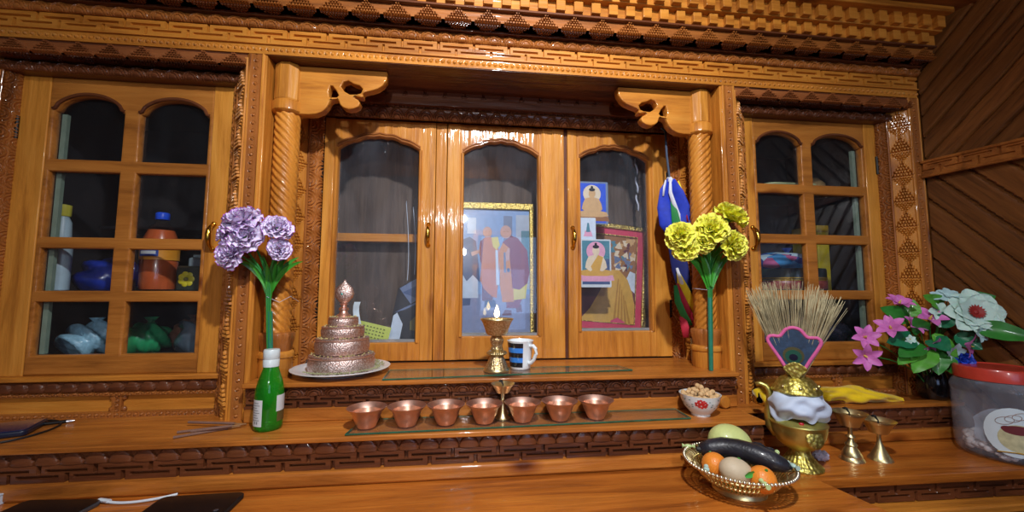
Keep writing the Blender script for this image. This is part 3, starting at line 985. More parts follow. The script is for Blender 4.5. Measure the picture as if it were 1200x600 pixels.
def interp(prof):
    zs = [p[1] for p in prof]; rs = [p[0] for p in prof]
    return lambda z: float(np.interp(z, zs, rs))


def petal(mb, M, L, W, a0, a1, cup=.3, tip=1.0, mat=0, matb=None, nu=8, nv=5, ruffle=0, ph=0):
    """petal leaving the origin: its midrib leans from angle a0 to a1 off +z, towards +x"""
    P = np.zeros((nu + 1, nv, 3)); x = z = 0
    for i in range(nu + 1):
        t = i / nu
        a = a0 + (a1 - a0) * t
        if i:
            x += math.sin(a) * L / nu; z += math.cos(a) * L / nu
        w = W * (math.sin(PI * min(1, (t * .9 + .06)) ** tip)) ** .75
        if t == 1: w *= .35
        for j in range(nv):
            s = -1 + 2 * j / (nv - 1)
            lift = cup * w * s * s + ruffle * t * t * math.sin(s * 7 + ph)
            P[i, j] = (x - math.cos(a) * lift, s * w, z + math.sin(a) * lift)
    mf = None
    if matb is not None:
        mf = np.full((nu, nv - 1), mat); mf[-2:, :] = matb
    mb.grid(P, mat, M, mf)


def carnation(mb, M, R, base=0, edge=1, seed=0):
    """ruffled double flower: whorls of fan-shaped petals with a fine coloured edge"""
    rg = random.Random(seed)
    for n, L, W, a0, a1 in ((8, 1.0, .50, .9, 1.75), (7, 1.0, .50, .75, 1.4), (7, .98, .46, .55, 1.05), (6, .95, .42, .35, .75), (5, .9, .36, .15, .45), (3, .86, .28, .05, .2)):
        sp = rg.random() * 6
        for k in range(n):
            nu, nv = 9, 13
            P = np.zeros((nu + 1, nv, 3)); x = z = 0
            ph = rg.random() * 6; da = rg.uniform(-.12, .12); fr = rg.uniform(5, 8); L_ = L * R * rg.uniform(.92, 1.06)
            c, s_ = math.cos(2 * PI * k / n + sp), math.sin(2 * PI * k / n + sp)
            for i in range(nu + 1):
                t = i / (nu - 1) * .955 if i < nu else 1; dl = (.955 / (nu - 1) if i < nu else .045) * L_; a = a0 + (a1 - a0) * t + da
                if i: x += math.sin(a) * dl; z += math.cos(a) * dl
                w = W * R * (.16 + .84 * t ** .9) * (1 if i < nu else .96)
                for j in range(nv):
                    q = -1 + 2 * j / (nv - 1)
                    lift = R * (.10 * t * t * math.sin(fr * q + ph) + .06 * q * q * t)
                    back = R * (.22 * q * q * t + (.035 * (j % 2) if i == nu else 0))
                    px = x - math.cos(a) * lift - math.sin(a) * back; pz = z + math.sin(a) * lift - math.cos(a) * back
                    py = q * w
                    P[i, j] = (px * c - py * s_, px * s_ + py * c, pz)
            mf = np.full((nu, nv - 1), base); mf[-1, :] = edge
            mb.grid(P, base, M, mf)
    mb.lathe([(.003, -R * .12), (R * .2, R * .05), (R * .26, R * .35), (R * .2, R * .42)], 12, mat=2, M=M)


def ribbon_leaf(mb, pts, w, mat=0):
    """long pointed leaf along pts with a folded midrib"""
    pts = [Vector(p) for p in pts]; n = len(pts)
    P = np.zeros((n, 5, 3))
    for i, p in enumerate(pts):
        d = (pts[min(i + 1, n - 1)] - pts[max(i - 1, 0)]).normalized()
        sd = d.cross(Vector((0, 1, .1))).normalized(); nr = d.cross(sd)
        t = i / (n - 1); ww = w * (math.sin(PI * min(.98, .12 + t * .86)) ** .8)
        for j in range(5):
            s = -1 + j / 2
            q = p + sd * s * ww + nr * abs(s) * ww * .35
            P[i, j] = q
    mb.grid(P, mat)


def bez(a, b, c, n=12):
    a, b, c = Vector(a), Vector(b), Vector(c)
    return [a * (1 - t) ** 2 + b * 2 * t * (1 - t) + c * t * t for t in [i / n for i in range(n + 1)]]


# ---- green bottle
bot_g = clear('green_bottle_glass', (.3, .8, .2), 1.5, dust=.55, haze_col=(.02, .32, .02))
lab_w = plain('white_label', (206, 212, 214), .6, var=.04)
lab_t = plain('grey_label_print', (120, 128, 132), .6)
lab_b = plain('brown_label_band', (92, 78, 40), .5)
cap_w = plain('white_cap', (206, 220, 224), .35, coat=.3, var=.03)
bt_s = (.87, .87, .95)
bt = thing('glass_bottle', 'small green glass bottle with white cap and torn white labels on the lower shelf', 'bottle', (-.452, -.068, zA))
prof = [(.03, 0), (.0335, .003), (.035, .01), (.0352, .085), (.034, .098), (.029, .118), (.0225, .136), (.019, .146), (.0185, .156)]
mb = MB(); mb.lathe(prof, 36); part('bottle_body', mb, bot_g, bt)
mb = MB(); mb.lathe([(.018, .150), (.0198, .151), (.0202, .168), (.0194, .169), (.0202, .170), (.0202, .190), (.0185, .193), (0, .1935)], 36,
         rf=lambda t, z: 1 + .012 * np.sign(np.sin(30 * t)) * (z > .171) * (z < .19)); part('cap', mb, cap_w, bt)
R = interp(prof)
mb = MB(); patch(mb, R, math.radians(-150), math.radians(-92), .014, .076); part('label', mb, lab_w, bt)
mb = MB()
for i, z in enumerate(np.linspace(.028, .068, 8)):
    patch(mb, R, math.radians(-142), math.radians(-102 - 6 * (i % 3)), z, z + .0015, 0, 6, 2, .001)
patch(mb, R, math.radians(-128), math.radians(-122), .02, .026, 0, 3, 2, .001); patch(mb, R, math.radians(-116), math.radians(-110), .02, .026, 0, 3, 2, .001)
part('label_print', mb, lab_t, bt)
mb = MB(); patch(mb, R, math.radians(-38), math.radians(20), .046, .084); part('label', mb, lab_w, bt)
mb = MB(); patch(mb, R, math.radians(-34), math.radians(20), .022, .045); part('label', mb, lab_b, bt, label='brown label remnant')
bt.scale = bt_s

# ---- carnation bouquets tied to the columns
lil_w = plain('lilac_white_petal', (228, 216, 240), .6, var=.06, sub=.2); lil_e = plain('purple_petal_edge', (168, 92, 190), .6)
yel_w = plain('yellow_petal', (236, 234, 84), .6, var=.06, sub=.2); yel_e = plain('lemon_petal_edge', (236, 226, 110), .6)
calyx = plain('green_calyx', (58, 130, 46), .5); stem_g = plain('green_plastic_stem', (40, 128, 56), .45, coat=.2)
stem_t = plain('teal_wrapped_stem', (34, 120, 96), .45, coat=.2); leaf_g = plain('fresh_green_leaf', (60, 150, 44), .45, coat=.2)
thread_m = plain('clear_thread', (190, 200, 215), .2)
def bouquet(name, label, foot, tie, heads, petm, edgem, thread_to, spread, seed):
    t = thing(name, label, 'flowers', foot)
    f = Vector(foot)
    def w(p): return Vector(p) - f
    tie_ = w(tie)
    mats = [petm, edgem, calyx]
    for i, (p, R_, d) in enumerate(heads):
        mb = MB(); carnation(mb, aim(d, w(p)), R_, seed=seed + i)
        part('flower_head', mb, mats, t, angle=180)
        q = w(p)
        mb = MB()
        off = Vector((random.uniform(-.007, .007), random.uniform(-.005, .005), 0))
        pts = bez(tie_ + off, tie_ + off + Vector((0, 0, .06)), q - Vector(d).normalized() * R_ * .15, 10)
        low = [Vector((off.x * .6, off.y * .6, .004)), tie_ * .5 + off * .9]
        mb.tube(low + pts, .0024, 7)
        part('stem', mb, stem_g, t)
    mb = MB(); mb.tube([(0, 0, .001), tie_ * .35, tie_ * .8], [.006, .0065, .006], 10); part('wrapped_stem', mb, stem_t, t)
    for i in range(spread):
        a = -1 + 2 * i / (spread - 1)
        s = tie_ + Vector((a * .006, random.uniform(-.008, .004), random.uniform(-.03, .02)))
        L = random.uniform(.10, .15)
        e = s + Vector((a * .075, -.012 + random.uniform(-.02, .02), L * (1 - .3 * abs(a))))
        mb = MB(); ribbon_leaf(mb, bez(s, s + Vector((a * .02, 0, L * .6)), e, 9), random.uniform(.006, .009))
        part('leaf', mb, leaf_g, t, angle=180)
    mb = MB(); mb.tube([w(p) for p in thread_to], .0007, 5); part('tie_thread', mb, thread_m, t, label='clear thread tied to the column')
    return t
bouquet('flower_bouquet', 'tall bouquet of lilac and white carnations behind the green bottle', (-.478, -.008, zB), (-.488, -.012, -.014),
        [((-0.534, -0.058, 0.152), .052, (-.25, -.55, .8)), ((-0.525, -0.058, 0.125), .050, (-.05, -.95, .35)), ((-0.459, -0.058, 0.143), .040, (.45, -.6, .6)),
         ((-0.566, -0.058, 0.129), .032, (-.8, -.45, .25)), ((-0.551, -0.058, 0.084), .044, (-.45, -.75, .05)), ((-0.454, -0.058, 0.095), .032, (.6, -.7, .1))],
        lil_w, lil_e, [(-.492, -.02, -.02), (-.47, .0, -.035), (-.455, .03, -.02), (-.45, .07, -.035)], 9, 3)
bouquet('flower_bouquet', 'bouquet of bright yellow carnations standing against the right twisted column', (.708, -.002, zB), (.712, -.004, .03),
        [((0.737, -0.058, 0.196), .056, (.45, -.45, .8)), ((0.595, -0.058, 0.145), .046, (-.5, -.8, .4)), ((0.683, -0.058, 0.162), .054, (-.05, -.9, .5)),
         ((0.739, -0.058, 0.123), .050, (.4, -.9, .1)), ((0.608, -0.058, 0.112), .040, (-.5, -.8, -.1)), ((0.661, -0.058, 0.133), .036, (0, -1, 0))],
        yel_w, yel_e, [(.70, -.01, .0), (.68, .03, .005), (.695, .06, .0)], 10, 20)

# ---- mandala offering on its plate
pl = thing('plate', 'wide white plate at the left of the upper step under the tiered offering', 'plate', (-.332, .078, zB))
mb = MB(); mb.lathe([(0, 0), (.075, 0), (.078, .003), (.1, .008), (.128, .016), (.1285, .018), (.126, .0185), (.1, .0115), (.074, .006), (0, .0055)], 64)
part('dish', mb, white_c, pl)
grain_m = plain('pale_grain', (186, 176, 120), .8, var=.35, scale=300, bump=.8)
grain_g = plain('greenish_grain', (150, 150, 110), .8, var=.4, scale=400, bump=.8)
zP = zB + .006
gr = MB()
for i in range(420):
    a = random.uniform(-2.3, 1.5); r = random.uniform(.087, .112)
    zz = .0035 + max(0, (r - .076) * .26) * 1.0
    gr.ball((r * math.cos(a), r * math.sin(a), zz + random.uniform(.0005, .003)), (.0022, .0016, .0012), 6, 4, M=None)
solo('grain', gr, grain_g, 'greenish grain scattered on the white plate around the tiers', 'grain', (-.332, .078, zP), kind='stuff')
md = thing('mandala_offering', 'stepped copper and silver mandala offering topped with a jewel finial', 'offering', (-.332, .078, zP))
def tier(z0, z1, r):
    mb = MB()
    h = z1 - z0
    mb.lathe([(r * .97, z0), (r, z0 + .003), (r * 1.03, z0 + h * .3), (r * 1.03, z0 + h * .62), (r * .985, z0 + h * .8), (r * 1.0, z0 + h * .86), (r * 1.0, z0 + h * .93), (r * .95, z0 + h * .95), (0, z0 + h * .95)], 64)
    o = part('tier', mb, chased, md)
    mb = MB(); mb.lathe([(r * 1.005, z0 + h * .80), (r * 1.03, z0 + h * .84), (r * 1.005, z0 + h * .88)], 64, caps=False)
    part('rim_band', mb, copper, o)
    return o
tier(0, .050, .084); tier(.050, .094, .069); tier(.094, .124, .055); tier(.124, .148, .0385)
for z0, r0, r1 in ((.0475, .066, .080), (.0915, .052, .065), (.122, .036, .052), (.1465, .012, .036)):
    mb = MB()
    nn_ = int(900 * (r1 - r0) * 60 * r1)
    for i in range(max(60, min(260, nn_))):
        a = random.uniform(0, 2 * PI); r = random.uniform(r0, r1)
        mb.ball((r * math.cos(a), r * math.sin(a), z0 + random.uniform(.0005, .003)), (.002, .002, .0013), 6, 4)
    part('grain_ring', mb, grain_m, md, stuff=True, label='ring of pale grain')
mb = MB(); mb.lathe([(.018, .147), (.019, .152), (.012, .157), (.010, .164), (.0135, .167), (.0135, .171), (.008, .174), (.0075, .180), (.012, .183), (.006, .186)], 32)
part('finial_stem', mb, copper, md)
mb = MB(); mb.lathe([(.002, .184), (.012, .188), (.023, .200), (.0265, .213), (.022, .227), (.011, .238), (.004, .244), (.003, .246), (.0035, .249), (0, .2515)], 32, sq=(1, .55))
jw = part('finial_jewel', mb, chased, md)
mb = MB(); mb.ball((-.003, -.0125, .211), .0032, 10, 8); part('turquoise', mb, plain('turquoise_bead', (70, 190, 180), .3), jw, label='turquoise bead')
mb = MB(); M_ = T(-.335, .196, zB) @ Ry(math.radians(3))
P = np.array([[(-.008 + .018 * j + .004 * math.sin(i * .9), .002 * math.sin(i * 2.2 + j), .001 + .19 * i / 14) for j in (0, .5, 1)] for i in range(15)])
P2 = P.copy(); P2[..., 1] += .0012
mb.grid(P); mb.grid(P2)
for s_ in (0, -1):
    mb.grid(np.stack([P[:, s_], P2[:, s_]], 0)); mb.grid(np.stack([P[s_, :], P2[s_, :]], 0))
solo('paper_strip', mb, plain('bluish_white_paper', (196, 214, 226), .6), 'crumpled narrow white paper strip standing behind the tiered offering', 'paper', (-.343, .196, zB)).location.x += .016
mb = MB()
mb.ball((0, 0, .011), (.045, .022, .011), 24, 10, fn=lambda d: 1 + .1 * math.sin(d.x * 9 + d.z * 5))
solo('folded_cloth', mb, plain('dark_grey_cloth', (58, 66, 68), .8, bump=.4), 'dark grey folded cloth tucked behind the white plate by the left column', 'cloth', (-.425, .19, zB + .001))

# ---- tall butter lamp and mug
bl = thing('butter_lamp', 'tall ornate brass butter lamp with a burning flame beside the striped mug', 'lamp', (.094, .042, zB + .0046))
fl8 = lambda n, a: (lambda t, z: 1 + a * np.abs(np.sin(n * t / 2)))
mb = MB(); mb.lathe([(.034, 0), (.0345, .004), (.0325, .007), (.031, .010), (.026, .022), (.021, .034), (.018, .040)], 64, rf=fl8(16, .03)); part('foot', mb, chased_b, bl)
mb = MB(); mb.lathe([(.036, .0), (.037, .003), (.034, .007)], 48, caps=False); part('foot_rim', mb, brass, bl)
mb = MB(); mb.lathe([(.016, .040), (.022, .043), (.0275, .048), (.024, .053), (.017, .056)], 72, rf=fl8(24, .08)); part('lotus_knop', mb, brass, bl)
mb = MB(); mb.lathe([(.015, .056), (.017, .060), (.014, .068), (.017, .078), (.0185, .086), (.015, .092), (.012, .097)], 40, rf=fl8(6, .12)); part('stem', mb, chased_b, bl)
mb = MB(); mb.lathe([(.012, .097), (.026, .099), (.031, .106), (.033, .114), (.0375, .126), (.043, .138), (.0455, .1405), (.046, .143), (.044, .1425), (.036, .130), (0, .128)], 64); cup = part('cup', mb, chased_b, bl)
mb = MB(); mb.lathe([(.0445, .1395), (.047, .142), (.0462, .1445), (.0435, .1432)], 64, caps=False); part('cup_rim', mb, brass, cup)
mb = MB(); mb.lathe([(0, .1385), (.041, .1385), (.0415, .1378), (0, .1370)], 40); part('butter', mb, plain('melted_butter', (226, 190, 110), .3, coat=.4), bl)
mb = MB(); mb.lathe([(.0016, .136), (.0016, .150)], 8); part('wick', mb, black_m, bl)
mb = MB(); mb.lathe([(.002, .147), (.0062, .152), (.0078, .158), (.0055, .167), (.0022, .177), (0, .183)], 20); part('flame', mb, flame_m, bl, label='small yellow flame')

mg = thing('mug', 'white china mug with black and blue bands right of the tall brass lamp', 'mug', (.165, .068, zB + .0046))
mp_ = [(.026, 0), (.0285, .003), (.030, .012), (.033, .040), (.0375, .078), (.0385, .0795), (.037, .0805), (.0355, .078), (.031, .04), (.027, .006), (0, .005)]
mb = MB(); mb.lathe(mp_, 48); part('cup', mb, white_c, mg)
R = interp(mp_[:6])
blk = plain('black_band', (22, 26, 34), .25, coat=.4); blu = plain('blue_band', (52, 132, 224), .25, coat=.4)
mb = MB()
for i in range(5):
    z0 = .007 + i * .0135
    patch(mb, R, math.radians(-205), math.radians(-86), z0, z0 + .0135, 0 if i % 2 == 0 else 1, 20, 2)
part('painted_bands', mb, [blk, blu], mg, label='black and blue painted bands')
mb = MB(); a = math.radians(-48)
hp = [(.036, .066), (.047, .068), (.056, .060), (.057, .046), (.050, .030), (.040, .020), (.032, .018)]
mb.tube([(r * math.cos(a), r * math.sin(a), z) for r, z in hp], [.005, .0052, .005, .005, .005, .0052, .0055], 10); part('handle', mb, white_c, mg, label='white loop handle')

# ---- seven copper bowls and the small lamp among them
def bowl(loc, label):
    t = thing('offering_bowl', label, 'bowl', loc, 'row of copper offering bowls')
    mb = MB(); mb.lathe([(.0215, 0), (.0235, .002), (.0275, .010), (.034, .024), (.0375, .034), (.040, .037), (.0495, .0455), (.0503, .0468), (.049, .0472), (.039, .0395), (.036, .036)], 56, caps=False)
    part('bowl_wall', mb, copper, t)
    mb = MB(); mb.lathe([(.0365, .037), (.0335, .026), (.0265, .011), (.018, .0045), (0, .004)], 56, caps=False); part('bowl_lining', mb, copper_in, t)
    mb = MB(); mb.lathe([(.0215, .0), (.0215, .0015), (0, .0015)], 40); part('bowl_foot', mb, copper, t)
    return t
zG = zA + .0046
nm = ['copper offering bowl at the left end of the row, nearest the green bottle', 'second copper offering bowl from the green bottle, below the white plate',
      'third copper offering bowl from the green bottle', 'copper offering bowl immediately left of the small brass lamp',
      'copper offering bowl immediately right of the small brass lamp', 'second copper offering bowl from the right end of the row',
      'copper offering bowl at the right end of the row, nearest the peanut bowl']
bx = [(-.223, -.094), (-.131, -.092), (-.039, -.090), (.054, -.091), (.148, -.090), (.242, -.089), (.336, -.088)]
b0 = bowl((*bx[0], zG), nm[0]); b0.scale = (.905, .905, .97)
for (x, y), n_ in zip(bx[1:], nm[1:]):
    dup(b0, (x, y, zG), n_, rz=random.uniform(0, 6))


def goblet(loc, label, k, prof_foot, rim, h, wick_a, group):
    t = thing('brass_lamp_cup', label, 'lamp', loc, group)
    mb = MB(); mb.lathe(prof_foot, 40); part('foot_and_stem', mb, brass, t)
    zt_ = prof_foot[-1][1]
    mb = MB(); mb.lathe([(prof_foot[-1][0], zt_ - .001), (rim * .52, zt_ + .001), (rim * .62, zt_ + h * .3), (rim * .80, zt_ + h * .72), (rim, zt_ + h), (rim * 1.0, zt_ + h + .0012), (rim * .95, zt_ + h), (rim * .74, zt_ + h * .7), (0, zt_ + h * .55)], 44)
    part('cup', mb, brass, t)
    mb = MB(); zc_ = zt_ + h * .55
    mb.tube([(0, 0, zc_), (.001, 0, zc_ + h * .4), (.006 * math.cos(wick_a), .006 * math.sin(wick_a), zc_ + h * .75)], [.0018, .0018, .003], 7)
    mb.ball((.007 * math.cos(wick_a), .007 * math.sin(wick_a), zc_ + h * .72), (.006, .005, .003), 10, 6, fn=lambda d: 1 + .2 * math.sin(d.x * 7))
    part('burnt_wick', mb, black_m, t, label='burnt black wick')
    return t
goblet((.101, -.066, zG), 'small brass lamp cup standing between the copper bowls', 1,
       [(.0185, 0), (.0185, .002), (.014, .006), (.009, .018), (.005, .034), (.0042, .044), (.0055, .046), (.0042, .049), (.0045, .062)], .0295, .022, 2.2, 'small brass lamps')
goblet((.987, -.150, zC), 'brass lamp cup with ringed stem beside the brass ewer', 1,
       [(.027, 0), (.027, .003), (.022, .010), (.0225, .013), (.017, .024), (.011, .034), (.0135, .037), (.013, .040), (.007, .046), (.006, .054), (.010, .057), (.009, .060), (.005, .064), (.006, .084)], .0385, .034, 2.6, 'small brass lamps')
goblet((1.062, -.156, zC), 'shorter brass lamp cup with plain flared foot, nearer the jar', 1,
       [(.0265, 0), (.0265, .002), (.020, .010), (.011, .028), (.005, .046), (.0045, .056), (.006, .066)], .0375, .032, 2.4, 'small brass lamps')

# ---- peanuts in a flowered bowl
SB = .93
pb = thing('china_bowl', 'small white china bowl with red flower, heaped with peanuts', 'bowl', (.622, -.082, zA))
pp = [(.0245, 0), (.0255, .002), (.0245, .006), (.030, .010), (.043, .026), (.051, .044), (.0545, .058), (.0552, .0595), (.0535, .0595), (.049, .044), (.040, .026), (.026, .012), (0, .010)]
mb = MB(); mb.lathe(pp, 56); part('bowl_wall', mb, white_c, pb)
R = interp(pp[3:8])
red = plain('red_glaze', (206, 44, 48), .25, coat=.4); grn = plain('grey_green_glaze', (136, 160, 160), .25, coat=.4)
mb = MB()
for (a, z, s) in ((-128, .040, .010), (-118, .036, .011), (-108, .041, .010), (-121, .047, .009), (-112, .046, .008), (-106, .035, .007)):
    ar = math.radians(a)
    for k in range(5):
        b = k * 2 * PI / 5
        aa = ar + s * .5 * math.cos(b) / .045; z_ = z + s * .5 * math.sin(b)
        patch(mb, R, aa - s * .28 / .045, aa + s * .28 / .045, z_ - s * .28, z_ + s * .28, 0, 4, 3)
part('red_blossom', mb, red, pb, label='red painted blossom')
mb = MB()
for i in range(60):
    a = math.radians(random.uniform(-98, 215)); z = random.uniform(.018, .056); s = random.uniform(.0015, .003)
    patch(mb, R, a - s / .045, a + s / .045, z - s * .6, z + s * .6, 0, 3, 2)
part('painted_sprigs', mb, grn, pb, label='grey-green painted sprigs')
pb.scale = (SB, SB, SB)
nut_m = plain('peanut_shell', (206, 170, 122), .75, var=.18, scale=120, bump=.9, bscale=350)
def nut_mesh(seed):
    rg = random.Random(seed); mb = MB(); L = rg.uniform(.0095, .0125); w = rg.uniform(.0058, .0068); ph = rg.random() * 6
    prof = []
    for i in range(15):
        t = -1 + 2 * i / 14
        r = w * math.sqrt(max(0, 1 - t ** 4)) * (1 - .2 * math.exp(-(t / .3) ** 2))
        prof.append((max(r, 0), t * L))
    mb.lathe(prof, 14, rf=lambda t_, z: 1 + .04 * np.sin(7 * t_ + ph) * np.sin(z * 900))
    return mb
nuts = [nut_mesh(i) for i in range(4)]
lay = []
for ring, (n, r, z) in enumerate(((11, .0405, .0545), (8, .028, .0625), (5, .015, .069), (2, .005, .0765), (7, .034, .053))):
    for k in range(n):
        a = 2 * PI * k / n + ring * .4
        lay.append((SB * r * math.cos(a), SB * r * math.sin(a), SB * z + random.uniform(-.0015, .0015)))
first = {}
for i, (x, y, z) in enumerate(lay):
    k = i % 4; loc = (.622 + x, -.082 + y, zA + z + Z0)
    if k not in first:
        o = solo('peanut', nuts[k], nut_m, 'unshelled tan peanut heaped in the red-flowered china bowl', 'peanut', (0, 0, 0), 'peanuts in the china bowl', angle=180); first[k] = o
    else:
        o = first[k].copy(); COL.objects.link(o)
    o.location = loc; o.rotation_euler = (PI / 2 + random.uniform(-.5, .5), random.uniform(-.4, .4), random.uniform(0, 6.3))

# ---- brass openwork basket of fruit
BX, BY = .594, -.262
bk = thing('fruit_basket', 'round openwork brass basket of fruit on the counter before the ewer', 'basket', (BX, BY, zC))
mb = MB(); mb.lathe([(.052, 0), (.053, .003), (.050, .008), (.050, .014)], 64, caps=False); part('foot_ring', mb, brass, bk)
mb = MB(); mb.lathe([(0, .012), (.052, .0125), (.060, .016), (.0605, .0172), (.052, .0145), (0, .014)], 72); part('bowl_base', mb, brass, bk)
mb = MB(); n = 64
for i in range(n):
    a = 2 * PI * i / n
    pr_ = [(.058, .0155), (.068, .0225), (.077, .032), (.086, .043), (.095, .053), (.104, .059)]
    for tw_ in (.03, -.03):
        mb.tube([(r * math.cos(a + tw_ * j), r * math.sin(a + tw_ * j), z) for j, (r, z) in enumerate(pr_)], .0013, 5, flat=1)
for r, z in ((.0755, .0305), (.089, .0465), (.1045, .0592)):
    mb.tube([(r * math.cos(2 * PI * i / 72), r * math.sin(2 * PI * i / 72), z) for i in range(73)], .0018, 6)
part('openwork_wall', mb, brass, bk)
mb = MB(); n = 84
for i in range(n):
    a = 2 * PI * i / n
    mb.ball((.107 * math.cos(a), .107 * math.sin(a), .0605), .0037, 8, 6)
part('beaded_rim', mb, plain('silvery_beads', (230, 226, 206), .34, 1), bk, label='silvery beaded rim')
pom_m = plain('pomelo_skin', (196, 206, 132), .5, var=.06, bump=.35, bscale=160, coat=.15)
ora_m = plain('orange_skin', (232, 138, 44), .45, var=.06, bump=.5, bscale=260, coat=.15)
egg_m = plain('pale_fruit_skin', (196, 180, 152), .55, var=.06, bump=.25)
ban_m = plain('blackened_skin', (30, 31, 40), .42, var=.5, scale=40, bump=.4, coat=.25)
def fruit(name, c, r, mat, label, cat='fruit', fn=None, stemmat=None, rot=None, group=None):
    t = thing(name, label, cat, c, group)
    mb = MB(); mb.ball((0, 0, 0), r, 32, 20, fn=fn, M=rot); part('flesh', mb, mat, t, angle=180)
    mb = MB(); mb.lathe([(0, -.001), (.003, 0), (.0026, .0022), (0, .0024)], 8, M=(rot or Matrix()) @ T(0, 0, (r[2] if hasattr(r, '__len__') else r) * .985)); part('stem_scar', mb, stemmat or calyx, t)
    return t
fruit('pomelo', (.622, -.199, zC + .071), (.050, .041, .042), pom_m, 'large pale green pomelo at the back of the brass basket', fn=lambda d: 1 + .05 * d.z - .03 * d.x, rot=Ry(.35))
fruit('orange', (.540, -.262, zC + .055), .0255, ora_m, 'orange at the left of the basket, left of the pale fruit', group='oranges in the brass basket', rot=Rx(-.6))
fruit('orange', (.597, -.330, zC + .053), .0255, ora_m, 'orange at the front right of the basket, right of the pale fruit', group='oranges in the brass basket', rot=Rx(.5))
fruit('sapodilla', (.558, -.306, zC + .060), (.034, .027, .026), egg_m, 'pale beige egg-shaped fruit at the front of the basket between two oranges', rot=Ry(.3))
bn = thing('blackened_banana', 'long curved blackened banana lying across the top of the basket', 'fruit', (.61, -.24, zC + .085))
cp = [(.533, -.222, .072), (.553, -.226, .076), (.580, -.232, .079), (.604, -.250, .080), (.625, -.280, .079), (.645, -.302, .074), (.662, -.313, .069), (.672, -.318, .064)]
mb = MB(); pts = [(x - .61, y + .24, z - .085) for x, y, z in cp]
mb.tube(pts, [.012, .0185, .0215, .022, .022, .020, .014, .006], 12); part('skin', mb, ban_m, bn, angle=180)
mb = MB(); mb.tube([pts[0], (pts[0][0] - .008, pts[0][1] + .002, pts[0][2] + .001)], [.007, .005], 8); part('stalk', mb, black_m, bn)
for i, (x, y, z, s) in enumerate(((.650, -.250, .083, .012), (.668, -.262, .078, .010), (.664, -.238, .074, .009))):
    mb = MB(); mb.ball((0, 0, 0), (s * 1.4, s, s * .8), 16, 10, fn=lambda d: 1 + .15 * math.sin(7 * d.x + 5 * d.y + i))
    solo('dried_fruit', mb, ban_m, ['larger dark dried fruit behind the blackened banana', 'dark dried fruit nearest the ewer behind the banana', 'dark dried fruit tucked against the pomelo'][i], 'fruit', (x, y, zC + z), 'dark dried fruits in the basket', angle=180)
cand = plain('pale_green_sweet', (190, 214, 150), .35, var=.1, coat=.4); cand_b = plain('pale_blue_sweet', (176, 206, 196), .35, coat=.4)
for (x, y, z, m, lb) in ((.668, -.283, .0805, cand, 'pale green wrapped sweet on the right end of the banana'), (.676, -.318, .071, cand_b, 'pale bluish wrapped sweet just below the banana tip'),
                         (.577, -.362, .060, cand, 'pale green wrapped sweet on the front rim of the basket'), (.531, -.176, .063, cand, 'pale green wrapped sweet on the back left rim of the basket'),
                         (.507, -.285, .058, cand_b, 'pale wrapped sweet on the left inside of the basket')):
    mb = MB(); mb.ball((0, 0, 0), (.0085, .006, .0045), 14, 8)
    for s_ in (-1, 1):
        mb.lathe([(.001, 0), (.004, .004), (.005, .007)], 8, M=Matrix.Rotation(s_ * PI / 2, 4, 'Y') @ T(0, 0, .007), rf=lambda t, z: 1 + .25 * np.sin(4 * t))
    solo('wrapped_sweet', mb, m, lb, 'sweet', (x, y, zC + z), 'wrapped sweets in the basket', rz=random.uniform(0, 3))
mb = MB(); leafc = plain('bright_green_leaf', (70, 170, 70), .5)
ribbon_leaf(mb, [(-.012, 0, 0), (-.004, -.001, .004), (.004, 0, .005), (.013, .001, .002)], .007)
solo('green_leaf', mb, leafc, 'scrap of bright green leaf at the front of the basket', 'leaf', (.570, -.333, zC + .062))

# ---- brass ewer with scarf, and the peacock-and-grass sprinkler in its mouth
EX, EY, ER = .822, -.172, math.radians(-41)
ew = thing('brass_ewer', 'gold-coloured brass ritual ewer with curved spout, wrapped in a white scarf', 'ewer', (EX, EY, zC), rz=ER)
mb = MB(); mb.lathe([(.047, 0), (.048, .003), (.046, .006), (.038, .012), (.030, .022), (.024, .034), (.021, .042), (.022, .046)], 96, rf=lambda t, z: 1 + .05 * np.abs(np.sin(12 * t)) * (z < .034) * (z > .005)); part('foot', mb, gold, ew)
mb = MB(); mb.lathe([(.021, .043), (.034, .050), (.047, .062), (.055, .078), (.0585, .094), (.0590, .103), (.0612, .106), (.0605, .109), (.054, .112), (.045, .119), (.034, .125), (.031, .130)], 64); body = part('body', mb, gold_s, ew)
mb = MB(); mb.lathe([(.0, 0), (.019, 0), (.0205, .002), (.0185, .004), (.012, .0055), (0, .006)], 36, M=T(.030, -.0465, .083) @ Rz(math.radians(33)) @ Rx(math.radians(82))); part('medallion', mb, gold, ew, label='chased round medallion')
mb = MB(); mb.ball((.006, -.049, .1155), (.0055, .004, .004), 14, 8); part('red_stone', mb, plain('red_stone', (190, 36, 48), .2, coat=.6), ew, label='red set stone')
mb = MB(); mb.lathe([(.030, .128), (.028, .14), (.028, .17), (.034, .182)], 40); part('neck', mb, gold_s, ew)
sp_ = [(-.040, 0, .075), (-.056, 0, .095), (-.060, 0, .120), (-.057, 0, .150), (-.056, 0, .172), (-.063, 0, .186), (-.076, 0, .190), (-.086, 0, .186)]
mb = MB(); mb.tube([Vector(p) for p in sp_], [.017, .0155, .011, .008, .0072, .0062, .0055, .006], 14); part('spout', mb, gold_s, ew, angle=180)
mb = MB(); mb.lathe([(.052, .180), (.0535, .183), (.052, .187), (.047, .192), (.041, .204), (.032, .213), (.022, .218), (.019, .220), (.0205, .224), (.019, .228), (.012, .230), (0, .2305)], 64); lid = part('lid', mb, gold, ew)
mb = MB()
for a in (-80, -35, 10, -125):
    mb.ball((.047 * math.cos(math.radians(a)), .047 * math.sin(math.radians(a)), .196), .004, 10, 6)
part('lid_stud', mb, brass, lid)
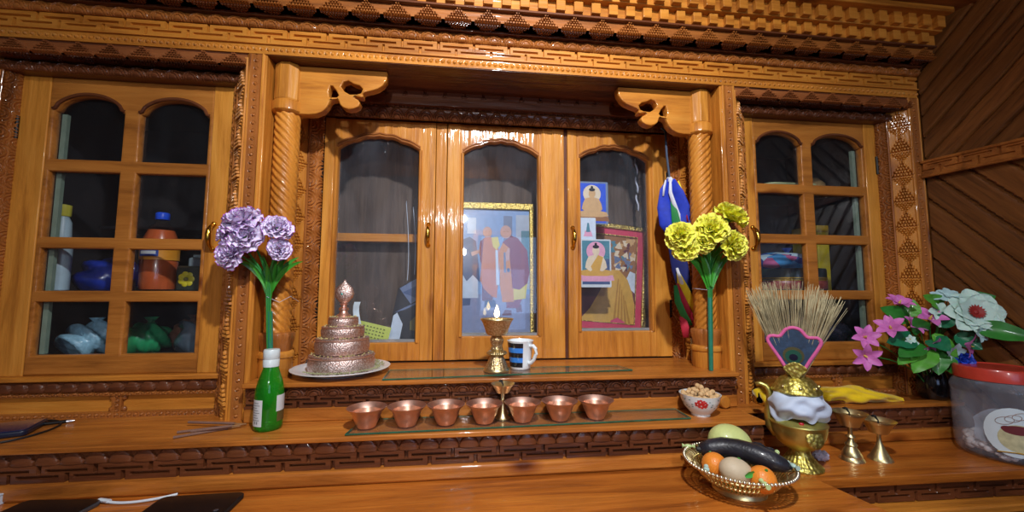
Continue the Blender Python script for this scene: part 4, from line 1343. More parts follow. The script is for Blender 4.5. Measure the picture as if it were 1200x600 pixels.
sc_m = plain('white_silk_scarf', (186, 200, 222), .6, var=.05, sheen=.3)
nth, nz = 120, 16
P = np.zeros((nz + 1, nth + 1, 3))
for j in range(nth + 1):
    th = 2 * PI * j / nth
    lowz = .126 - .012 * max(0, math.sin(th * 3 + 2.2)) - .008 * max(0, math.sin(5 * th + .6)) ** 2
    for i in range(nz + 1):
        s = i / nz
        z = lowz + (.182 - lowz) * s
        r = .042 + .021 * math.sin(PI * min(1, .12 + s * .86)) ** .7 + .0042 * math.sin(4 * th + 6 * s) + .0028 * math.sin(7 * th - 9 * s + 1) + .0018 * math.sin(13 * s + 2 * th)
        if abs(((th - PI + PI) % (2 * PI)) - PI) < .22: r = min(r, .050)
        P[i, j] = (r * math.cos(th), r * math.sin(th), z)
mb = MB(); mb.grid(P)
Pi = P.copy(); cxy = Pi[..., :2]; Pi[..., :2] = cxy * .965
mb.grid(Pi); mb.grid(np.stack([P[0], Pi[0]], 0)); mb.grid(np.stack([P[-1], Pi[-1]], 0))
solo('silk_scarf', mb, sc_m, 'white silk scarf wrapped around the neck of the brass ewer', 'scarf', (EX, EY, zC), rz=ER, angle=180)

fan_k = thing('grass_sprinkler', 'peacock feather fan with pink border and spray of dry grass standing in the ewer', 'sprinkler', (EX, EY, zC + .2306), rz=ER)
fan_k.location.z -= .021; fan_k.location.x -= .009; fan_k.location.y -= .0105
pink_m = plain('pink_piping', (206, 92, 150), .6); feath = plain('dark_blue_feather', (34, 58, 86), .45, var=.4, scale=90, sheen=.4)
def smooth_loop(pts, n=6):
    out = []; m = len(pts)
    for i in range(m):
        p0, p1, p2, p3 = (Vector((*pts[(i + k) % m], 0)) for k in (-1, 0, 1, 2))
        for q in range(n):
            t = q / n
            v = .5 * ((2 * p1) + (p2 - p0) * t + (2 * p0 - 5 * p1 + 4 * p2 - p3) * t * t + (3 * p1 - p0 - 3 * p2 + p3) * t ** 3)
            out.append((v.x, v.y))
    return out
fo = [(0, .000), (-.02, .018), (-.036, .045), (-.056, .078), (-.062, .094), (-.054, .104), (-.034, .104), (-.026, .112), (-.016, .124), (0, .129), (.016, .124), (.026, .112), (.034, .104), (.054, .104), (.062, .094), (.056, .078), (.036, .045), (.02, .018)]
fo = smooth_loop([(x * .87, z * .9) for x, z in fo], 4)
mb = MB(); mb.plate(fo, [], .003, .0005, T(0, -.004, .012) @ XZ); fn_ = part('feather_panel', mb, feath, fan_k)
mb = MB(); mb.tube([(x, -.004, z + .012) for x, z in fo + fo[:2]], .0042, 8); part('pink_border', mb, pink_m, fan_k, label='pink piped border')
eye = plain('peacock_eye_brown', (70, 66, 40), .4, var=.3); eye2 = plain('peacock_eye_green', (30, 76, 62), .35); eye3 = plain('peacock_eye_core', (14, 16, 40), .35)
mb = MB()
for k, (rx, rz_, m) in enumerate(((.022, .021, 0), (.017, .016, 1), (.009, .008, 2))):
    mb.lathe([(0, 0), (1, 0), (1, .0008), (0, .001)], 32, mat=m, M=T(-.002, -.0057 - .0006 * k, .060 - .002 * k) @ Rx(PI / 2) @ S(rx, rz_, 1))
part('feather_eye', mb, [eye, eye2, eye3], fn_, label='green and brown feather eye')
lf = smooth_loop([(0, -.004), (-.014, .012), (-.024, .024), (-.018, .033), (0, .041), (.018, .033), (.024, .024), (.014, .012)], 4)
mb = MB(); mb.plate(lf, [], .004, .001, T(0, -.010, .004) @ XZ)
mb.lathe([(.006, -.004), (.009, 0), (.007, .006), (.004, .012)], 16)
part('gold_socket', mb, gold, fan_k, label='gold leaf-shaped socket')
grass_m = plain('dry_grass', (176, 164, 128), .7, var=.3, scale=60)
mb = MB()
rg = random.Random(5)
for i in range(430):
    u = rg.uniform(-1, 1)
    u = math.copysign(abs(u) ** .85, u)
    if -.28 < u < -.1 and rg.random() < .6: continue
    if .16 < u < .34 and rg.random() < .6: continue
    L = rg.uniform(.175, .222) * (1 - .10 * max(0, u))
    x0 = u * .026; y0 = rg.uniform(-.002, .010)
    e = Vector((u * .092 + rg.uniform(-.010, .010) + (.006 if u > 0 else -.002), y0 + rg.uniform(-.022, .026), .030 + L * (1 - .13 * u * u)))
    m = Vector((u * .060, y0, .10))
    mb.tube(bez((x0 * .5, y0, .002), m, e, 4), [.0008, .0008, .0007, .0006, .0004], 3)
part('grass_spray', mb, grass_m, fan_k, smooth=True, angle=180, stuff=True, label='spray of dry kusha grass')

mb = MB(); mb.ball((0, 0, .012), (.02, .014, .012), 22, 14, fn=lambda d: 1 + .18 * math.sin(9 * d.x + 4 * d.z) * math.cos(8 * d.y))
solo('crumpled_tissue', mb, plain('lilac_white_tissue', (170, 168, 190), .8), 'small crumpled white tissue behind the foot of the ewer', 'tissue', (.905, -.145, zC + .0005))

# ---- yellow cloth
def cloth(name, xs, yc, ry, rz_, loc, mat, label, cat, parent=None):
    n, m = len(xs), 28
    P = np.zeros((n, m + 1, 3))
    for i, x in enumerate(xs):
        for j in range(m + 1):
            a = 2 * PI * j / m
            s = 1 + .16 * math.sin(3 * a + x * 40) + .1 * math.sin(5 * a - x * 70)
            y = yc[i] + ry[i] * math.cos(a) * s
            z = max(0.0, rz_[i] * (1 + math.sin(a) * s) * .95)
            P[i, j] = (x, y, z)
    mb = MB(); mb.grid(P)
    mb.f.append(np.array([np.arange(m) + mb.n - n * (m + 1)])); mb.m.append(np.array([0]))
    mb.f.append(np.array([np.arange(m) + mb.n - (m + 1)])); mb.m.append(np.array([0]))
    if parent: return part(name, mb, mat, parent, angle=180)
    return solo(name, mb, mat, label, cat, loc, angle=180)
yc_m = plain('yellow_satin', (232, 196, 10), .5, var=.12, scale=14, sheen=.3); mar = plain('maroon_satin', (96, 44, 18), .5)
yt = thing('folded_cloth', 'bright yellow folded cloth with maroon lining behind the ewer', 'cloth', (1.07, .005, zA))
x_ = np.linspace(-.03, .225, 30)
cloth('yellow_fold', x_, [-.012 - .02 * t for t in np.linspace(0, 1, 30)], [.03 * (1 - t ** 3) + .004 for t in np.linspace(0, 1, 30)], [(.025 - .019 * t ** 2) * (.8 + .25 * math.sin(3 * t)) for t in np.linspace(0, 1, 30)], None, yc_m, '', '', yt)
x_ = np.linspace(-.225, .02, 26)
cloth('yellow_fold', x_, [-.006 + .012 * math.sin(3 * t) for t in np.linspace(0, 1, 26)], [.022 - .006 * t for t in np.linspace(0, 1, 26)], [.019 + .003 * math.sin(5 * t) for t in np.linspace(0, 1, 26)], None, yc_m, '', '', yt)
x_ = np.linspace(-.225, -.12, 14)
cloth('yellow_fold', x_, [-.028 - .008 * t for t in np.linspace(0, 1, 14)], [.02] * 14, [.018] * 14, None, yc_m, '', '', yt)
x_ = np.linspace(-.12, .03, 16)
cloth('maroon_lining', x_, [-.034 + .004 * t for t in np.linspace(0, 1, 16)], [.012 + .003 * math.sin(4 * t) for t in np.linspace(0, 1, 16)], [.0065] * 16, None, mar, '', '', yt)

# ---- vase of artificial flowers
VX, VY = 1.425, -.008
vs = thing('glass_vase', 'dark glass vase on the shelf in the corner by the plank wall', 'vase', (VX, VY, zA))
mb = MB(); mb.lathe([(.028, 0), (.033, .004), (.037, .02), (.038, .045), (.034, .07), (.030, .082), (.034, .092), (.032, .093), (.028, .083), (.031, .06), (.03, .02), (0, .012)], 48)
part('vase_body', mb, plain('dark_vase_glass', (14, 18, 26), .12, coat=.7), vs)
fb = thing('artificial_flowers', 'artificial pink lilies and a white peony with green leaves in the dark vase', 'flowers', (VX, VY, zA + .02))
fo_ = Vector((VX, VY, zA + .02))
pk = plain('pink_lily_petal', (206, 112, 186), .55, var=.12, sub=.15); wt = plain('pale_mint_petal', (196, 224, 214), .55, var=.05, sub=.15)
pbm = plain('pale_blue_petal', (170, 204, 208), .55, var=.08); rose_m = plain('blue_rose_petal', (34, 70, 190), .5, var=.25)
lg1 = plain('leaf_green', (46, 124, 44), .42, var=.2, coat=.25); lg2 = plain('leaf_teal', (26, 110, 74), .42, var=.2, coat=.25); lg3 = plain('leaf_light', (82, 156, 48), .42, var=.2, coat=.25)
core = plain('crimson_core', (150, 40, 36), .6); ycore = plain('yellow_core', (214, 190, 90), .6)
def stem_to(p, r=.0016):
    q = Vector(p) - fo_; mb = MB()
    mb.tube(bez((random.uniform(-.012, .012), random.uniform(-.012, .012), .0), (q.x * .25, q.y * .3, .1), q, 8), r, 6)
    return part('stem', mb, stem_g, fb)
def lily(p, d, L, W=.011, n=6, spin=0, mat=None, name='lily'):
    st_ = stem_to(p); mb = MB(); M0 = aim(d, Vector(p) - fo_, spin)
    for k in range(n):
        petal(mb, M0 @ Rz(2 * PI * k / n), L, W, .5, 1.55, .35, .9, 0, nu=7)
    mb.lathe([(.001, -.012), (.004, .0), (.003, .012), (.0006, .022)], 8, mat=1, M=M0)
    return part(name, mb, [mat or pk, ycore], fb, angle=180)
def small5(p, d, L, mat, name='small_flower', n=5):
    stem_to(p, .0011); mb = MB(); M0 = aim(d, Vector(p) - fo_, random.uniform(0, 1))
    for k in range(n):
        petal(mb, M0 @ Rz(2 * PI * k / n), L, L * .36, 1.0, 1.5, .2, 1.0, 0, nu=5, nv=5)
    mb.ball((0, 0, .001), .002, 8, 6, mat=1, M=M0)
    return part(name, mb, [mat, ycore], fb, angle=180)
cam_d = Vector((-.8, -.6, .1))
lily((1.145, -.06, -.135), (-.5, -.85, .3), .042, spin=.2); lily((1.135, -.065, -.185), (-.45, -.9, -.1), .046, spin=.5)
lily((1.282, -.045, -.045), (-.1, -.5, .8), .042, .012, 7, .1); lily((1.240, -.055, -.112), (-.7, -.5, .55), .046, .012, 6, .7)
lily((1.300, -.06, -.105), (.1, -.7, .5), .040, .011, 6, .3); lily((1.345, -.075, -.085), (-.3, -.6, .65), .044, .013, 5, .9)
lily((1.395, -.115, -.150), (.4, -.8, -.2), .042, .010, 5, .4); lily((1.332, -.08, -.150), (0, -.8, -.5), .040, .009, 4, .2)
# peony
pc = (1.424, -.125, -.062); stem_to(pc, .0022)
mb = MB(); M0 = aim((-.35, -.88, .32), Vector(pc) - fo_)
for n_, L, W, a0, a1, sp0 in ((8, .070, .031, 1.25, 1.72, 0), (7, .052, .027, 1.05, 1.5, .4)):
    for k in range(n_):
        petal(mb, M0 @ Rz(2 * PI * k / n_ + sp0), L, W, a0, a1, .28, .8, 0, nu=8, nv=7, ruffle=.0025, ph=k)
for k in range(16):
    petal(mb, M0 @ Rz(2 * PI * k / 16) @ T(0, 0, .004), .024, .004, .7, 1.3, .2, 1, 1, nu=4, nv=3)
mb.ball((0, 0, .008), (.007, .007, .006), 12, 8, mat=1, M=M0)
part('peony', mb, [wt, core], fb, angle=180)
small5((1.395, -.09, -.012), (-.2, -.6, .8), .026, pbm); small5((1.372, -.085, -.018), (-.4, -.6, .6), .024, pbm); small5((1.41, -.085, -.02), (.2, -.5, .8), .024, pbm)
small5((1.362, -.085, -.06), (-.3, -.9, .2), .030, wt, 'white_flower', 6); small5((1.368, -.09, -.082), (-.4, -.8, -.1), .026, wt, 'white_flower', 6)
small5((1.412, -.142, -.118), (.1, -1, 0), .026, pbm); small5((1.283, -.07, -.140), (-.3, -.9, .2), .014, wt); small5((1.292, -.07, -.152), (-.2, -.9, .1), .014, wt); small5((1.272, -.07, -.152), (-.4, -.9, .0), .013, wt)
small5((1.372, -.105, -.172), (-.1, -.9, -.3), .032, pbm, 'white_flower', 5)
rc = (1.398, -.105, -.195); stem_to(rc, .0018); mb = MB(); M0 = aim((-.5, -.85, .1), Vector(rc) - fo_)
for n_, L, a0, a1 in ((7, .030, .8, 1.5), (6, .027, .5, 1.1), (5, .023, .2, .7), (4, .018, .05, .3)):
    for k in range(n_):
        petal(mb, M0 @ Rz(2 * PI * k / n_ + n_), L, .014, a0, a1, .4, .8, 0, nu=6, ruffle=.002, ph=k)
part('rose', mb, [rose_m], fb, angle=180)
def leaf(p, d, L, W, m, nrm=(-.6, -.75, .3)):
    q = Vector(p) - fo_; d = Vector(d).normalized(); nn_ = Vector(nrm); sd = d.cross(nn_).normalized(); nn_ = sd.cross(d)
    n, k = 10, 7; P = np.zeros((n + 1, k, 3))
    for i in range(n + 1):
        t = i / n; w = W * math.sin(PI * min(1, .03 + t * .97) ** .75) ** .85
        for j in range(k):
            s = -1 + 2 * j / (k - 1)
            v = q + d * (t * L) + sd * (s * w) + nn_ * (.35 * w * abs(s) - .18 * L * t * t + .002 * math.sin(t * 20) * abs(s))
            P[i, j] = v
    mb = MB(); mb.grid(P); part('leaf', mb, m, fb, angle=180)
    mb = MB(); mb.tube([(q.x * .3, q.y * .3, q.z * .55 + .02), tuple(q * .85), tuple(q)], .0014, 5); part('leaf_stalk', mb, lg1, fb)
for a in (((1.30, -.05, -.085), (-1, -.1, .45), .085, .026, lg1), ((1.30, -.05, -.075), (.2, -.1, .5), .055, .026, lg3), ((1.385, -.08, -.045), (-.75, -.2, .35), .075, .022, lg3),
          ((1.425, -.095, -.045), (.55, -.50, .35), .080, .030, lg1), ((1.412, -.13, -.10), (.62, -.95, -.2), .115, .026, lg1), ((1.425, -.10, -.095), (.45, -.6, -.1), .065, .028, lg2),
          ((1.30, -.065, -.14), (-1, -.1, -.05), .085, .028, lg2), ((1.31, -.07, -.15), (-.9, -.2, -.35), .085, .030, lg1), ((1.33, -.08, -.165), (-.75, -.2, -.6), .095, .030, lg3),
          ((1.345, -.085, -.17), (-.3, -.3, -.8), .070, .026, lg1), ((1.34, -.085, -.125), (.35, -.4, -.65), .080, .018, lg3), ((1.30, -.065, -.17), (-.95, -.2, -.5), .075, .022, lg3),
          ((1.355, -.09, -.185), (.2, -.4, -.7), .060, .020, lg1), ((1.36, -.085, -.10), (.2, -.5, .6), .06, .022, lg2), ((1.32, -.07, -.12), (-.5, -.3, .5), .06, .024, lg1),
          ((1.395, -.10, -.125), (.3, -.7, -.5), .06, .024, lg2), ((1.34, -.08, -.14), (-.2, -.6, -.2), .06, .026, lg2)):
    leaf(*a)

# ---- plastic jar
JX, JY, JR = 1.410, -.172, .088
jr = thing('plastic_jar', 'clear plastic jar with red lid and round label at the right end of counter', 'jar', (JX, JY, zC))
jp = [(0, .0), (.066, 0), (.079, .004), (.086, .014), (.088, .03), (.088, .150), (.0885, .153), (.0895, .158), (.0885, .163), (.084, .172), (.078, .178), (.075, .181), (.075, .192)]
mb = MB(); mb.lathe(jp, 64); part('jar_wall', mb, clear('jar_plastic', (.95, .96, .98), 1.42, dust=.2, haze_col=(.6, .68, .82)), jr)
mb = MB(); mb.lathe([(.077, .179), (.080, .180), (.0805, .204), (.078, .208), (.072, .209), (.070, .207), (0, .207)], 72, rf=lambda t, z: 1 + .008 * np.sign(np.sin(60 * t)) * (z > .181) * (z < .203))
jr.scale = (1, 1, 1.1)
part('lid', mb, plain('red_lid', (196, 62, 48), .35, coat=.3), jr)
RJ = lambda z: .088
ac = math.atan2(-1.1 - JY, -JX) + math.radians(14)
lw = plain('jar_label_white', (206, 220, 228), .5, var=.03); li = plain('label_print_beige', (196, 190, 150), .5, var=.2, scale=80); lr = plain('label_print_maroon', (110, 36, 44), .5); ly = plain('label_print_yellow', (214, 170, 40), .5); lo_ = plain('label_print_outline', (150, 120, 110), .5)
def disc_patch(mb, ac_, zc_, ra, rz_, mat, lift, n=26, sq=1):
    P = np.zeros((9, n + 1, 3))
    for i in range(9):
        q = i / 8
        for j in range(n + 1):
            b = 2 * PI * j / n
            an = ac_ + ra * q * math.cos(b) / JR; z = zc_ + rz_ * q * math.sin(b)
            P[i, j] = ((JR + lift) * math.cos(an), (JR + lift) * math.sin(an), z)
    mb.grid(P, mat)
mb = MB(); disc_patch(mb, ac, .074, .052, .054, 0, .0006)
lbl = part('label', mb, [lw], jr)
mb = MB(); disc_patch(mb, ac + .07, .062, .036, .030, 0, .0011); disc_patch(mb, ac + .05, .080, .026, .010, 1, .0015); disc_patch(mb, ac - .15, .082, .010, .006, 1, .0016)
an0 = ac - .33
P = [((JR + .001) * math.cos(ac + s), (JR + .001) * math.sin(ac + s), .031 - .012 * abs(s) ** 1.4) for s in np.linspace(-.36, .36, 15)]
mb.tube(P, .0035, 6, mat=2, flat=.4)
part('label_picture', mb, [li, lr, ly], lbl, label='picture of a filled dish on the label')
mb = MB()
for cx_, rr in ((-.18, .011), (-.02, .010), (.12, .010)):
    P = []
    for b in np.linspace(0, 2 * PI, 24):
        an = ac + cx_ + rr * math.cos(b) * 1.4 / JR
        P.append(((JR + .0012) * math.cos(an), (JR + .0012) * math.sin(an), .106 + rr * .75 * math.sin(b) + .008 * cx_ / .2 + .003 * math.cos(b)))
    mb.tube(P, .0006, 5)
part('label_scrollwork', mb, lo_, lbl, label='outlined scroll ornament')
mb = MB(); rg = random.Random(11)
for i in range(150):
    a = rg.uniform(0, 2 * PI); r = .072 * math.sqrt(rg.random()); z = rg.uniform(.010, .036) + .012 * max(0, math.cos(a - 2.5))
    s = rg.uniform(.008, .014)
    mb.ball((r * math.cos(a), r * math.sin(a), z), (s, s * .8, s * .7), 9, 6, M=None, fn=lambda d: 1 + .15 * math.sin(6 * d.x + i))
solo('jar_contents', mb, plain('pale_lumps', (214, 206, 204), .7, var=.2, scale=60), 'pale dried lumps heaped inside the clear plastic jar', 'food', (JX, JY, zC), kind='stuff', angle=180)
mb = MB(); P = np.zeros((14, 20, 3))
for i in range(14):
    for j in range(20):
        u, v = i / 13, j / 19
        an = ac - .9 + 1.15 * u; r = .076 - .012 * math.sin(PI * u) * v + .002 * math.sin(9 * u + 7 * v)
        P[i, j] = (r * math.cos(an), r * math.sin(an), .045 + (.085 - .03 * (2 * u - 1) ** 2) * v)
mb.grid(P)
solo('plastic_bag', mb, clear('bag_film', (.8, .84, .9), 1.4, dust=.5, haze_col=(.6, .68, .8)), 'crumpled clear plastic bag inside the jar', 'bag', (JX, JY, zC), angle=180)

# ---- prayer flags hanging beside the right column
pf = thing('prayer_flags', 'bundle of blue, white, yellow, red and green prayer flags hanging beside the right column', 'flags', (.661, .11, .35))
def fp(px, py, y=0): return Vector((.661 + (px - 783) / 357 - (py - 212) * .00009 - .661, y, .356 - (py - 212) / 363 - .35))
fb_ = plain('flag_blue', (24, 52, 176), .7, var=.2, scale=50); fw = plain('flag_white', (206, 210, 222), .7); fr_ = plain('flag_red', (190, 40, 66), .7); fg_ = plain('flag_green', (26, 124, 62), .7); fy = plain('flag_yellow', (232, 210, 40), .7); fd = plain('flag_dark_blue', (22, 36, 110), .7)
def strip(name, pts, ws, mat, y=0, flat=.22):
    mb = MB(); mb.tube([fp(a, b, y) for a, b in pts], [w / 357 / 2 for w in ws], 14, flat=flat)
    return part(name, mb, mat, pf, angle=180)
mb = MB(); mb.tube([fp(781, 150, .02), fp(781, 180, .01), fp(783, 212)], .0035, 8); mb.tube([fp(776, 146, .02), fp(781, 150, .02)], .003, 8); part('cord', mb, plain('grey_blue_cord', (60, 74, 96), .7), pf)
mb = MB(); mb.ball(fp(783, 212), (.012, .010, .010), 14, 10, fn=lambda d: 1 + .15 * math.sin(8 * d.x)); part('knot', mb, fw, pf)
strip('blue_flag', [(782, 212), (777, 225), (776, 245), (778, 265), (781, 275)], [8, 14, 15, 14, 6], fb_, 0)
strip('blue_flag', [(785, 212), (791, 228), (797, 246), (800, 262), (797, 290)], [6, 15, 18, 15, 10], fb_, -.006)
strip('blue_flag', [(786, 262), (792, 290), (797, 318), (803, 342), (808, 356)], [12, 18, 19, 16, 6], fd, .006)
strip('green_flag', [(784, 235), (786, 252), (790, 268), (792, 285)], [3, 9, 10, 6], fg_, -.010)
strip('white_flag', [(781, 214), (781, 228), (785, 240), (791, 254), (793, 268)], [2.5, 4, 5, 4, 2], fw, -.014, .4)
strip('white_flag', [(777, 213), (775, 222), (774, 232)], [2.5, 3, 2], fw, -.006, .5)
strip('yellow_flag', [(791, 214), (796, 228), (801, 244), (804, 262)], [2, 2.5, 3, 2], fy, -.012, .6)
strip('red_flag', [(789, 215), (794, 230), (799, 246), (802, 262)], [1.6, 2, 2, 2], fr_, -.014, .6)
strip('white_flag', [(791, 316), (796, 332), (804, 346), (811, 356)], [3, 5, 5, 3], fw, -.004, .4)
strip('yellow_flag', [(793, 322), (799, 340), (806, 356), (814, 374)], [4, 13, 16, 7], fy, -.002)
strip('red_flag', [(793, 334), (799, 352), (807, 370), (814, 382)], [3, 8, 10, 7], fr_, .003)
strip('green_flag', [(790, 336), (793, 355), (800, 370), (809, 382)], [4, 8, 9, 5], fg_, .0)
strip('red_flag', [(800, 372), (803, 384), (804, 396)], [7, 9, 6], fr_, .008)
strip('white_tail', [(807, 396), (808, 410), (809, 428)], [2.5, 3.5, 3], plain('cream_tape', (214, 206, 160), .6), -.012, .4)

# ---- incense sticks, phones and small things on the left
inc = plain('brown_incense', (120, 88, 74), .8, bump=.3)
sticks = [((-.624, -.116), (-.520, -.052)), ((-.638, -.082), (-.513, -.040)), ((-.647, -.030), (-.505, -.058)), ((-.600, -.098), (-.512, -.062))]
sl = ['incense stick lying nearest the front edge of the shelf', 'incense stick lying second from the shelf edge', 'incense stick lying farthest back, nearest the carved cupboard base', 'shorter incense stick lying across the others']
for i, ((xa, ya), (xb, yb)) in enumerate(sticks):
    t = thing('incense_stick', sl[i], 'incense stick', (xa, ya, zA), 'incense sticks on the shelf')
    zz = .0032 + (.006 if i >= 2 else 0)
    mb = MB(); mb.tube([(0, 0, zz), ((xb - xa) * .8, (yb - ya) * .8, zz)], .0031, 10); part('incense_paste', mb, inc, t)
    mb = MB(); mb.tube([((xb - xa) * .8, (yb - ya) * .8, zz), (xb - xa, yb - ya, zz)], .0014, 8); part('bamboo_core', mb, plain('bamboo', (150, 110, 70), .7), t)


def rrect(w, h, r, n=6):
    out = []
    for cx_, cy_, a0 in ((w / 2 - r, h / 2 - r, 0), (-w / 2 + r, h / 2 - r, 90), (-w / 2 + r, -h / 2 + r, 180), (w / 2 - r, -h / 2 + r, 270)):
        for i in range(n + 1):
            a = math.radians(a0 + 90 * i / n); out.append((cx_ + r * math.cos(a), cy_ + r * math.sin(a)))
    return out
def phone(label, loc, w, h, rz, rim, lens=False):
    t = thing('mobile_phone', label, 'phone', loc, rz=rz)
    mb = MB(); mb.plate(rrect(w, h, .014), [], .0085, .002, T(0, 0, .0043)); part('phone_body', mb, rim, t)
    mb = MB(); mb.plate(rrect(w - .004, h - .004, .013), [], .0012, .0004, T(0, 0, .0088)); part('phone_face', mb, black_g, t)
    if lens:
        mb = MB(); mb.lathe([(0, 0), (.004, 0), (.0045, .0008), (.003, .0012), (0, .0012)], 20, M=T(w / 2 - .02, -h / 2 + .016, .0094)); part('camera_lens', mb, plain('lens_glint', (120, 130, 150), .1, .8), t)
        mb = MB(); mb.tube([(-.01, -h / 2 + .0, .005), (.012, -h / 2 + .0, .005)], .0012, 6); part('side_button', mb, plain('steel_button', (90, 94, 96), .3, 1), t)
    return t
phone('black mobile phone lying on the counter below the incense sticks', (-.522, -.212, zC), .158, .088, math.radians(1), black_m, True)
phone('black mobile phone with grey edge at the bottom left corner of the counter', (-.790, -.212, zC), .150, .105, math.radians(-5), plain('grey_phone_edge', (86, 90, 96), .35, .6))
cb = thing('charging_cable', 'white charging cable lying between the two black phones', 'cable', (-.66, -.19, zC))
cw = plain('white_cable', (206, 216, 224), .4)
mb = MB(); mb.tube(bez((-.045, .022, .004), (.01, .0, .003), (.075, .038, .004), 12), .0025, 8); part('cord', mb, cw, cb)
mb = MB(); mb.tube([(-.062, .028, .005), (-.040, .021, .005)], .0055, 10, flat=.7); part('plug', mb, cw, cb)
bxm = plain('white_card', (196, 206, 220), .6, var=.04)
cdx = thing('card_box', 'small white card box at the far left edge of the counter', 'box', (-.975, -.165, zC), rz=math.radians(-6))
mb = MB(); mb.box(-.065, .065, -.04, .04, 0, .018); part('box_body', mb, bxm, cdx, bevel=.001)
mb = MB(); mb.box(-.066, .066, -.041, .041, .0182, .0215); part('box_lid', mb, bxm, cdx, bevel=.001)
tb = thing('tablet', 'dark blue tablet lying on the shelf at the far left', 'tablet', (-1.045, -.045, zA), rz=math.radians(22))
mb = MB(); mb.plate(rrect(.15, .10, .01), [], .012, .003, T(0, 0, .007)); part('tablet_body', mb, plain('dark_navy_case', (20, 28, 50), .35), tb)
mb = MB(); mb.plate(rrect(.142, .092, .008), [], .0012, .0004, T(0, 0, .0136)); part('screen', mb, plain('painted_reflection_glass', (24, 42, 86), .1, coat=.8), tb)  # blue reflection painted into the screen colour
lp = thing('cable_loop', 'thin black cable looped on the shelf around the dark tablet', 'cable', (-1.0, -.04, zA))
mb = MB(); mb.tube([(.06 * math.cos(a) * 1.2 - .01, .085 * math.sin(a) - .002, .003) for a in np.linspace(-1.9, 2.2, 40)], .0022, 7); part('cord', mb, black_m, lp)
mb = MB(); e_ = (.06 * math.cos(2.2) * 1.2 - .01, .085 * math.sin(2.2) - .002, .003); mb.tube([e_, (e_[0] - .016, e_[1] - .004, .004)], .004, 8); part('plug', mb, black_m, lp)
pn = thing('pen', 'slim black pen with a silver tip lying beside the dark tablet', 'pen', (-.985, .012, zA), rz=math.radians(22))
mb = MB(); mb.tube([(-.045, 0, .0045), (.035, 0, .0045)], .0042, 10); part('barrel', mb, black_g, pn)
mb = MB(); mb.lathe([(.0040, 0), (.003, .008), (.001, .014)], 10, M=T(.035, 0, .0045) @ Ry(PI / 2)); part('tip', mb, plain('silver_tip', (214, 216, 220), .2, .8), pn, label='silver tip')

# ================================================================== pictures and cards behind the glass
def poly(mb, pts, mat, y, M=None):
    """flat printed shape in the x-z plane"""
    mb.add([(p[0], y, p[1]) for p in pts], [tuple(range(len(pts)))], mat, M)
def ell(cx, cz, rx, rz_, n=22): return [(cx + rx * math.cos(2 * PI * i / n), cz + rz_ * math.sin(2 * PI * i / n)) for i in range(n)]
pr_m = {k: plain('print_' + k, c, .45, var=.08, scale=60) for k, c in dict(sky=(128, 164, 214), floor=(140, 152, 190), door=(176, 186, 204), grey=(104, 120, 156), dark=(60, 84, 130), skin=(206, 160, 150),
        orange=(204, 116, 58), orange2=(212, 136, 60), maroon=(132, 34, 66), maroon2=(104, 44, 66), yellow=(222, 204, 70), white=(206, 220, 238), black=(26, 24, 34), blue=(36, 84, 214), gold=(206, 166, 116), goldd=(150, 100, 60),
        rose=(200, 70, 106), robe=(206, 160, 72), robe2=(176, 126, 50), wine=(98, 34, 52), cream=(222, 206, 180), teal=(70, 130, 150), pinkl=(222, 160, 190), lime=(206, 220, 110), olive=(120, 110, 50)).items()}
PK = list(pr_m); PM = list(pr_m.values()); pi_ = {k: i for i, k in enumerate(PK)}

def frame_bars(mb, w, h, fw, y0, y1, mat=0, M=None):
    for (x0, x1, z0, z1) in ((-w / 2, w / 2, h - fw, h), (-w / 2, w / 2, 0, fw), (-w / 2, -w / 2 + fw, fw, h - fw), (w / 2 - fw, w / 2, fw, h - fw)):
        mb.box(x0, x1, y0, y1, z0, z1, mat, M)

f1 = thing('framed_photograph', 'gold-framed photograph of robed people standing behind the middle glass panel', 'picture', (.113, .366, -.182))
W_, H_ = .300, .508
tilt = Rx(math.radians(-3))
mb = MB()
mb.plate([(-W_ / 2, 0), (W_ / 2, 0), (W_ / 2, H_), (-W_ / 2, H_)], [[(-W_ / 2 + .02, .026), (W_ / 2 - .02, .026), (W_ / 2 - .02, H_ - .026), (-W_ / 2 + .02, H_ - .026)]], .018, .004, tilt @ XZ)
part('frame', mb, gilt, f1)
mb = MB(); mb.box(-W_ / 2 + .005, W_ / 2 - .005, .002, .008, .005, H_ - .005, 0, tilt); part('backing_board', mb, inner_dark, f1)
def fx(X, Y): return (-.012 + (X / 3.333 - 11) / 320 - .113, .327 - (Y / 3.333 - 14) / 321 + .182)
def fxs(*a): return [fx(*p) for p in a]
mb = MB()
def pp_(pts, k, l): poly(mb, pts, pi_[k], .0015 - l * .0002, tilt)
w2, h2 = W_ / 2 - .019, H_ - .025
pp_([(-w2, .025), (w2, .025), (w2, h2), (-w2, h2)], 'sky', 0)
pp_([(-w2, .025), (w2, .025), fx(320, 415), (-w2, fx(0, 415)[1])], 'floor', 1)
pp_(fxs((255, 395), (312, 395), (312, 95), (255, 95)), 'door', 1); pp_(fxs((276, 330), (310, 330), (310, 160), (276, 160)), 'teal', 2); pp_(fxs((205, 300), (240, 300), (240, 100), (205, 100)), 'grey', 2)
pp_(fxs((60, 175), (95, 175), (95, 110), (60, 110)), 'white', 2)
pp_(fxs((42, 430), (106, 430), (104, 330), (70, 300), (42, 330)), 'white', 3); pp_(fxs((42, 200), (70, 188), (95, 205), (106, 300), (112, 370), (84, 340), (60, 365), (42, 335)), 'dark', 4)
pp_(fxs((46, 432), (76, 432), (74, 458), (46, 460)), 'dark', 3); pp_(fxs((75, 250), (112, 238), (114, 250), (80, 266)), 'skin', 5)
pp_(fxs((120, 440), (160, 445), (176, 360), (120, 360)), 'maroon2', 3); pp_(fxs((128, 470), (178, 466), (170, 438), (132, 438)), 'dark', 3)
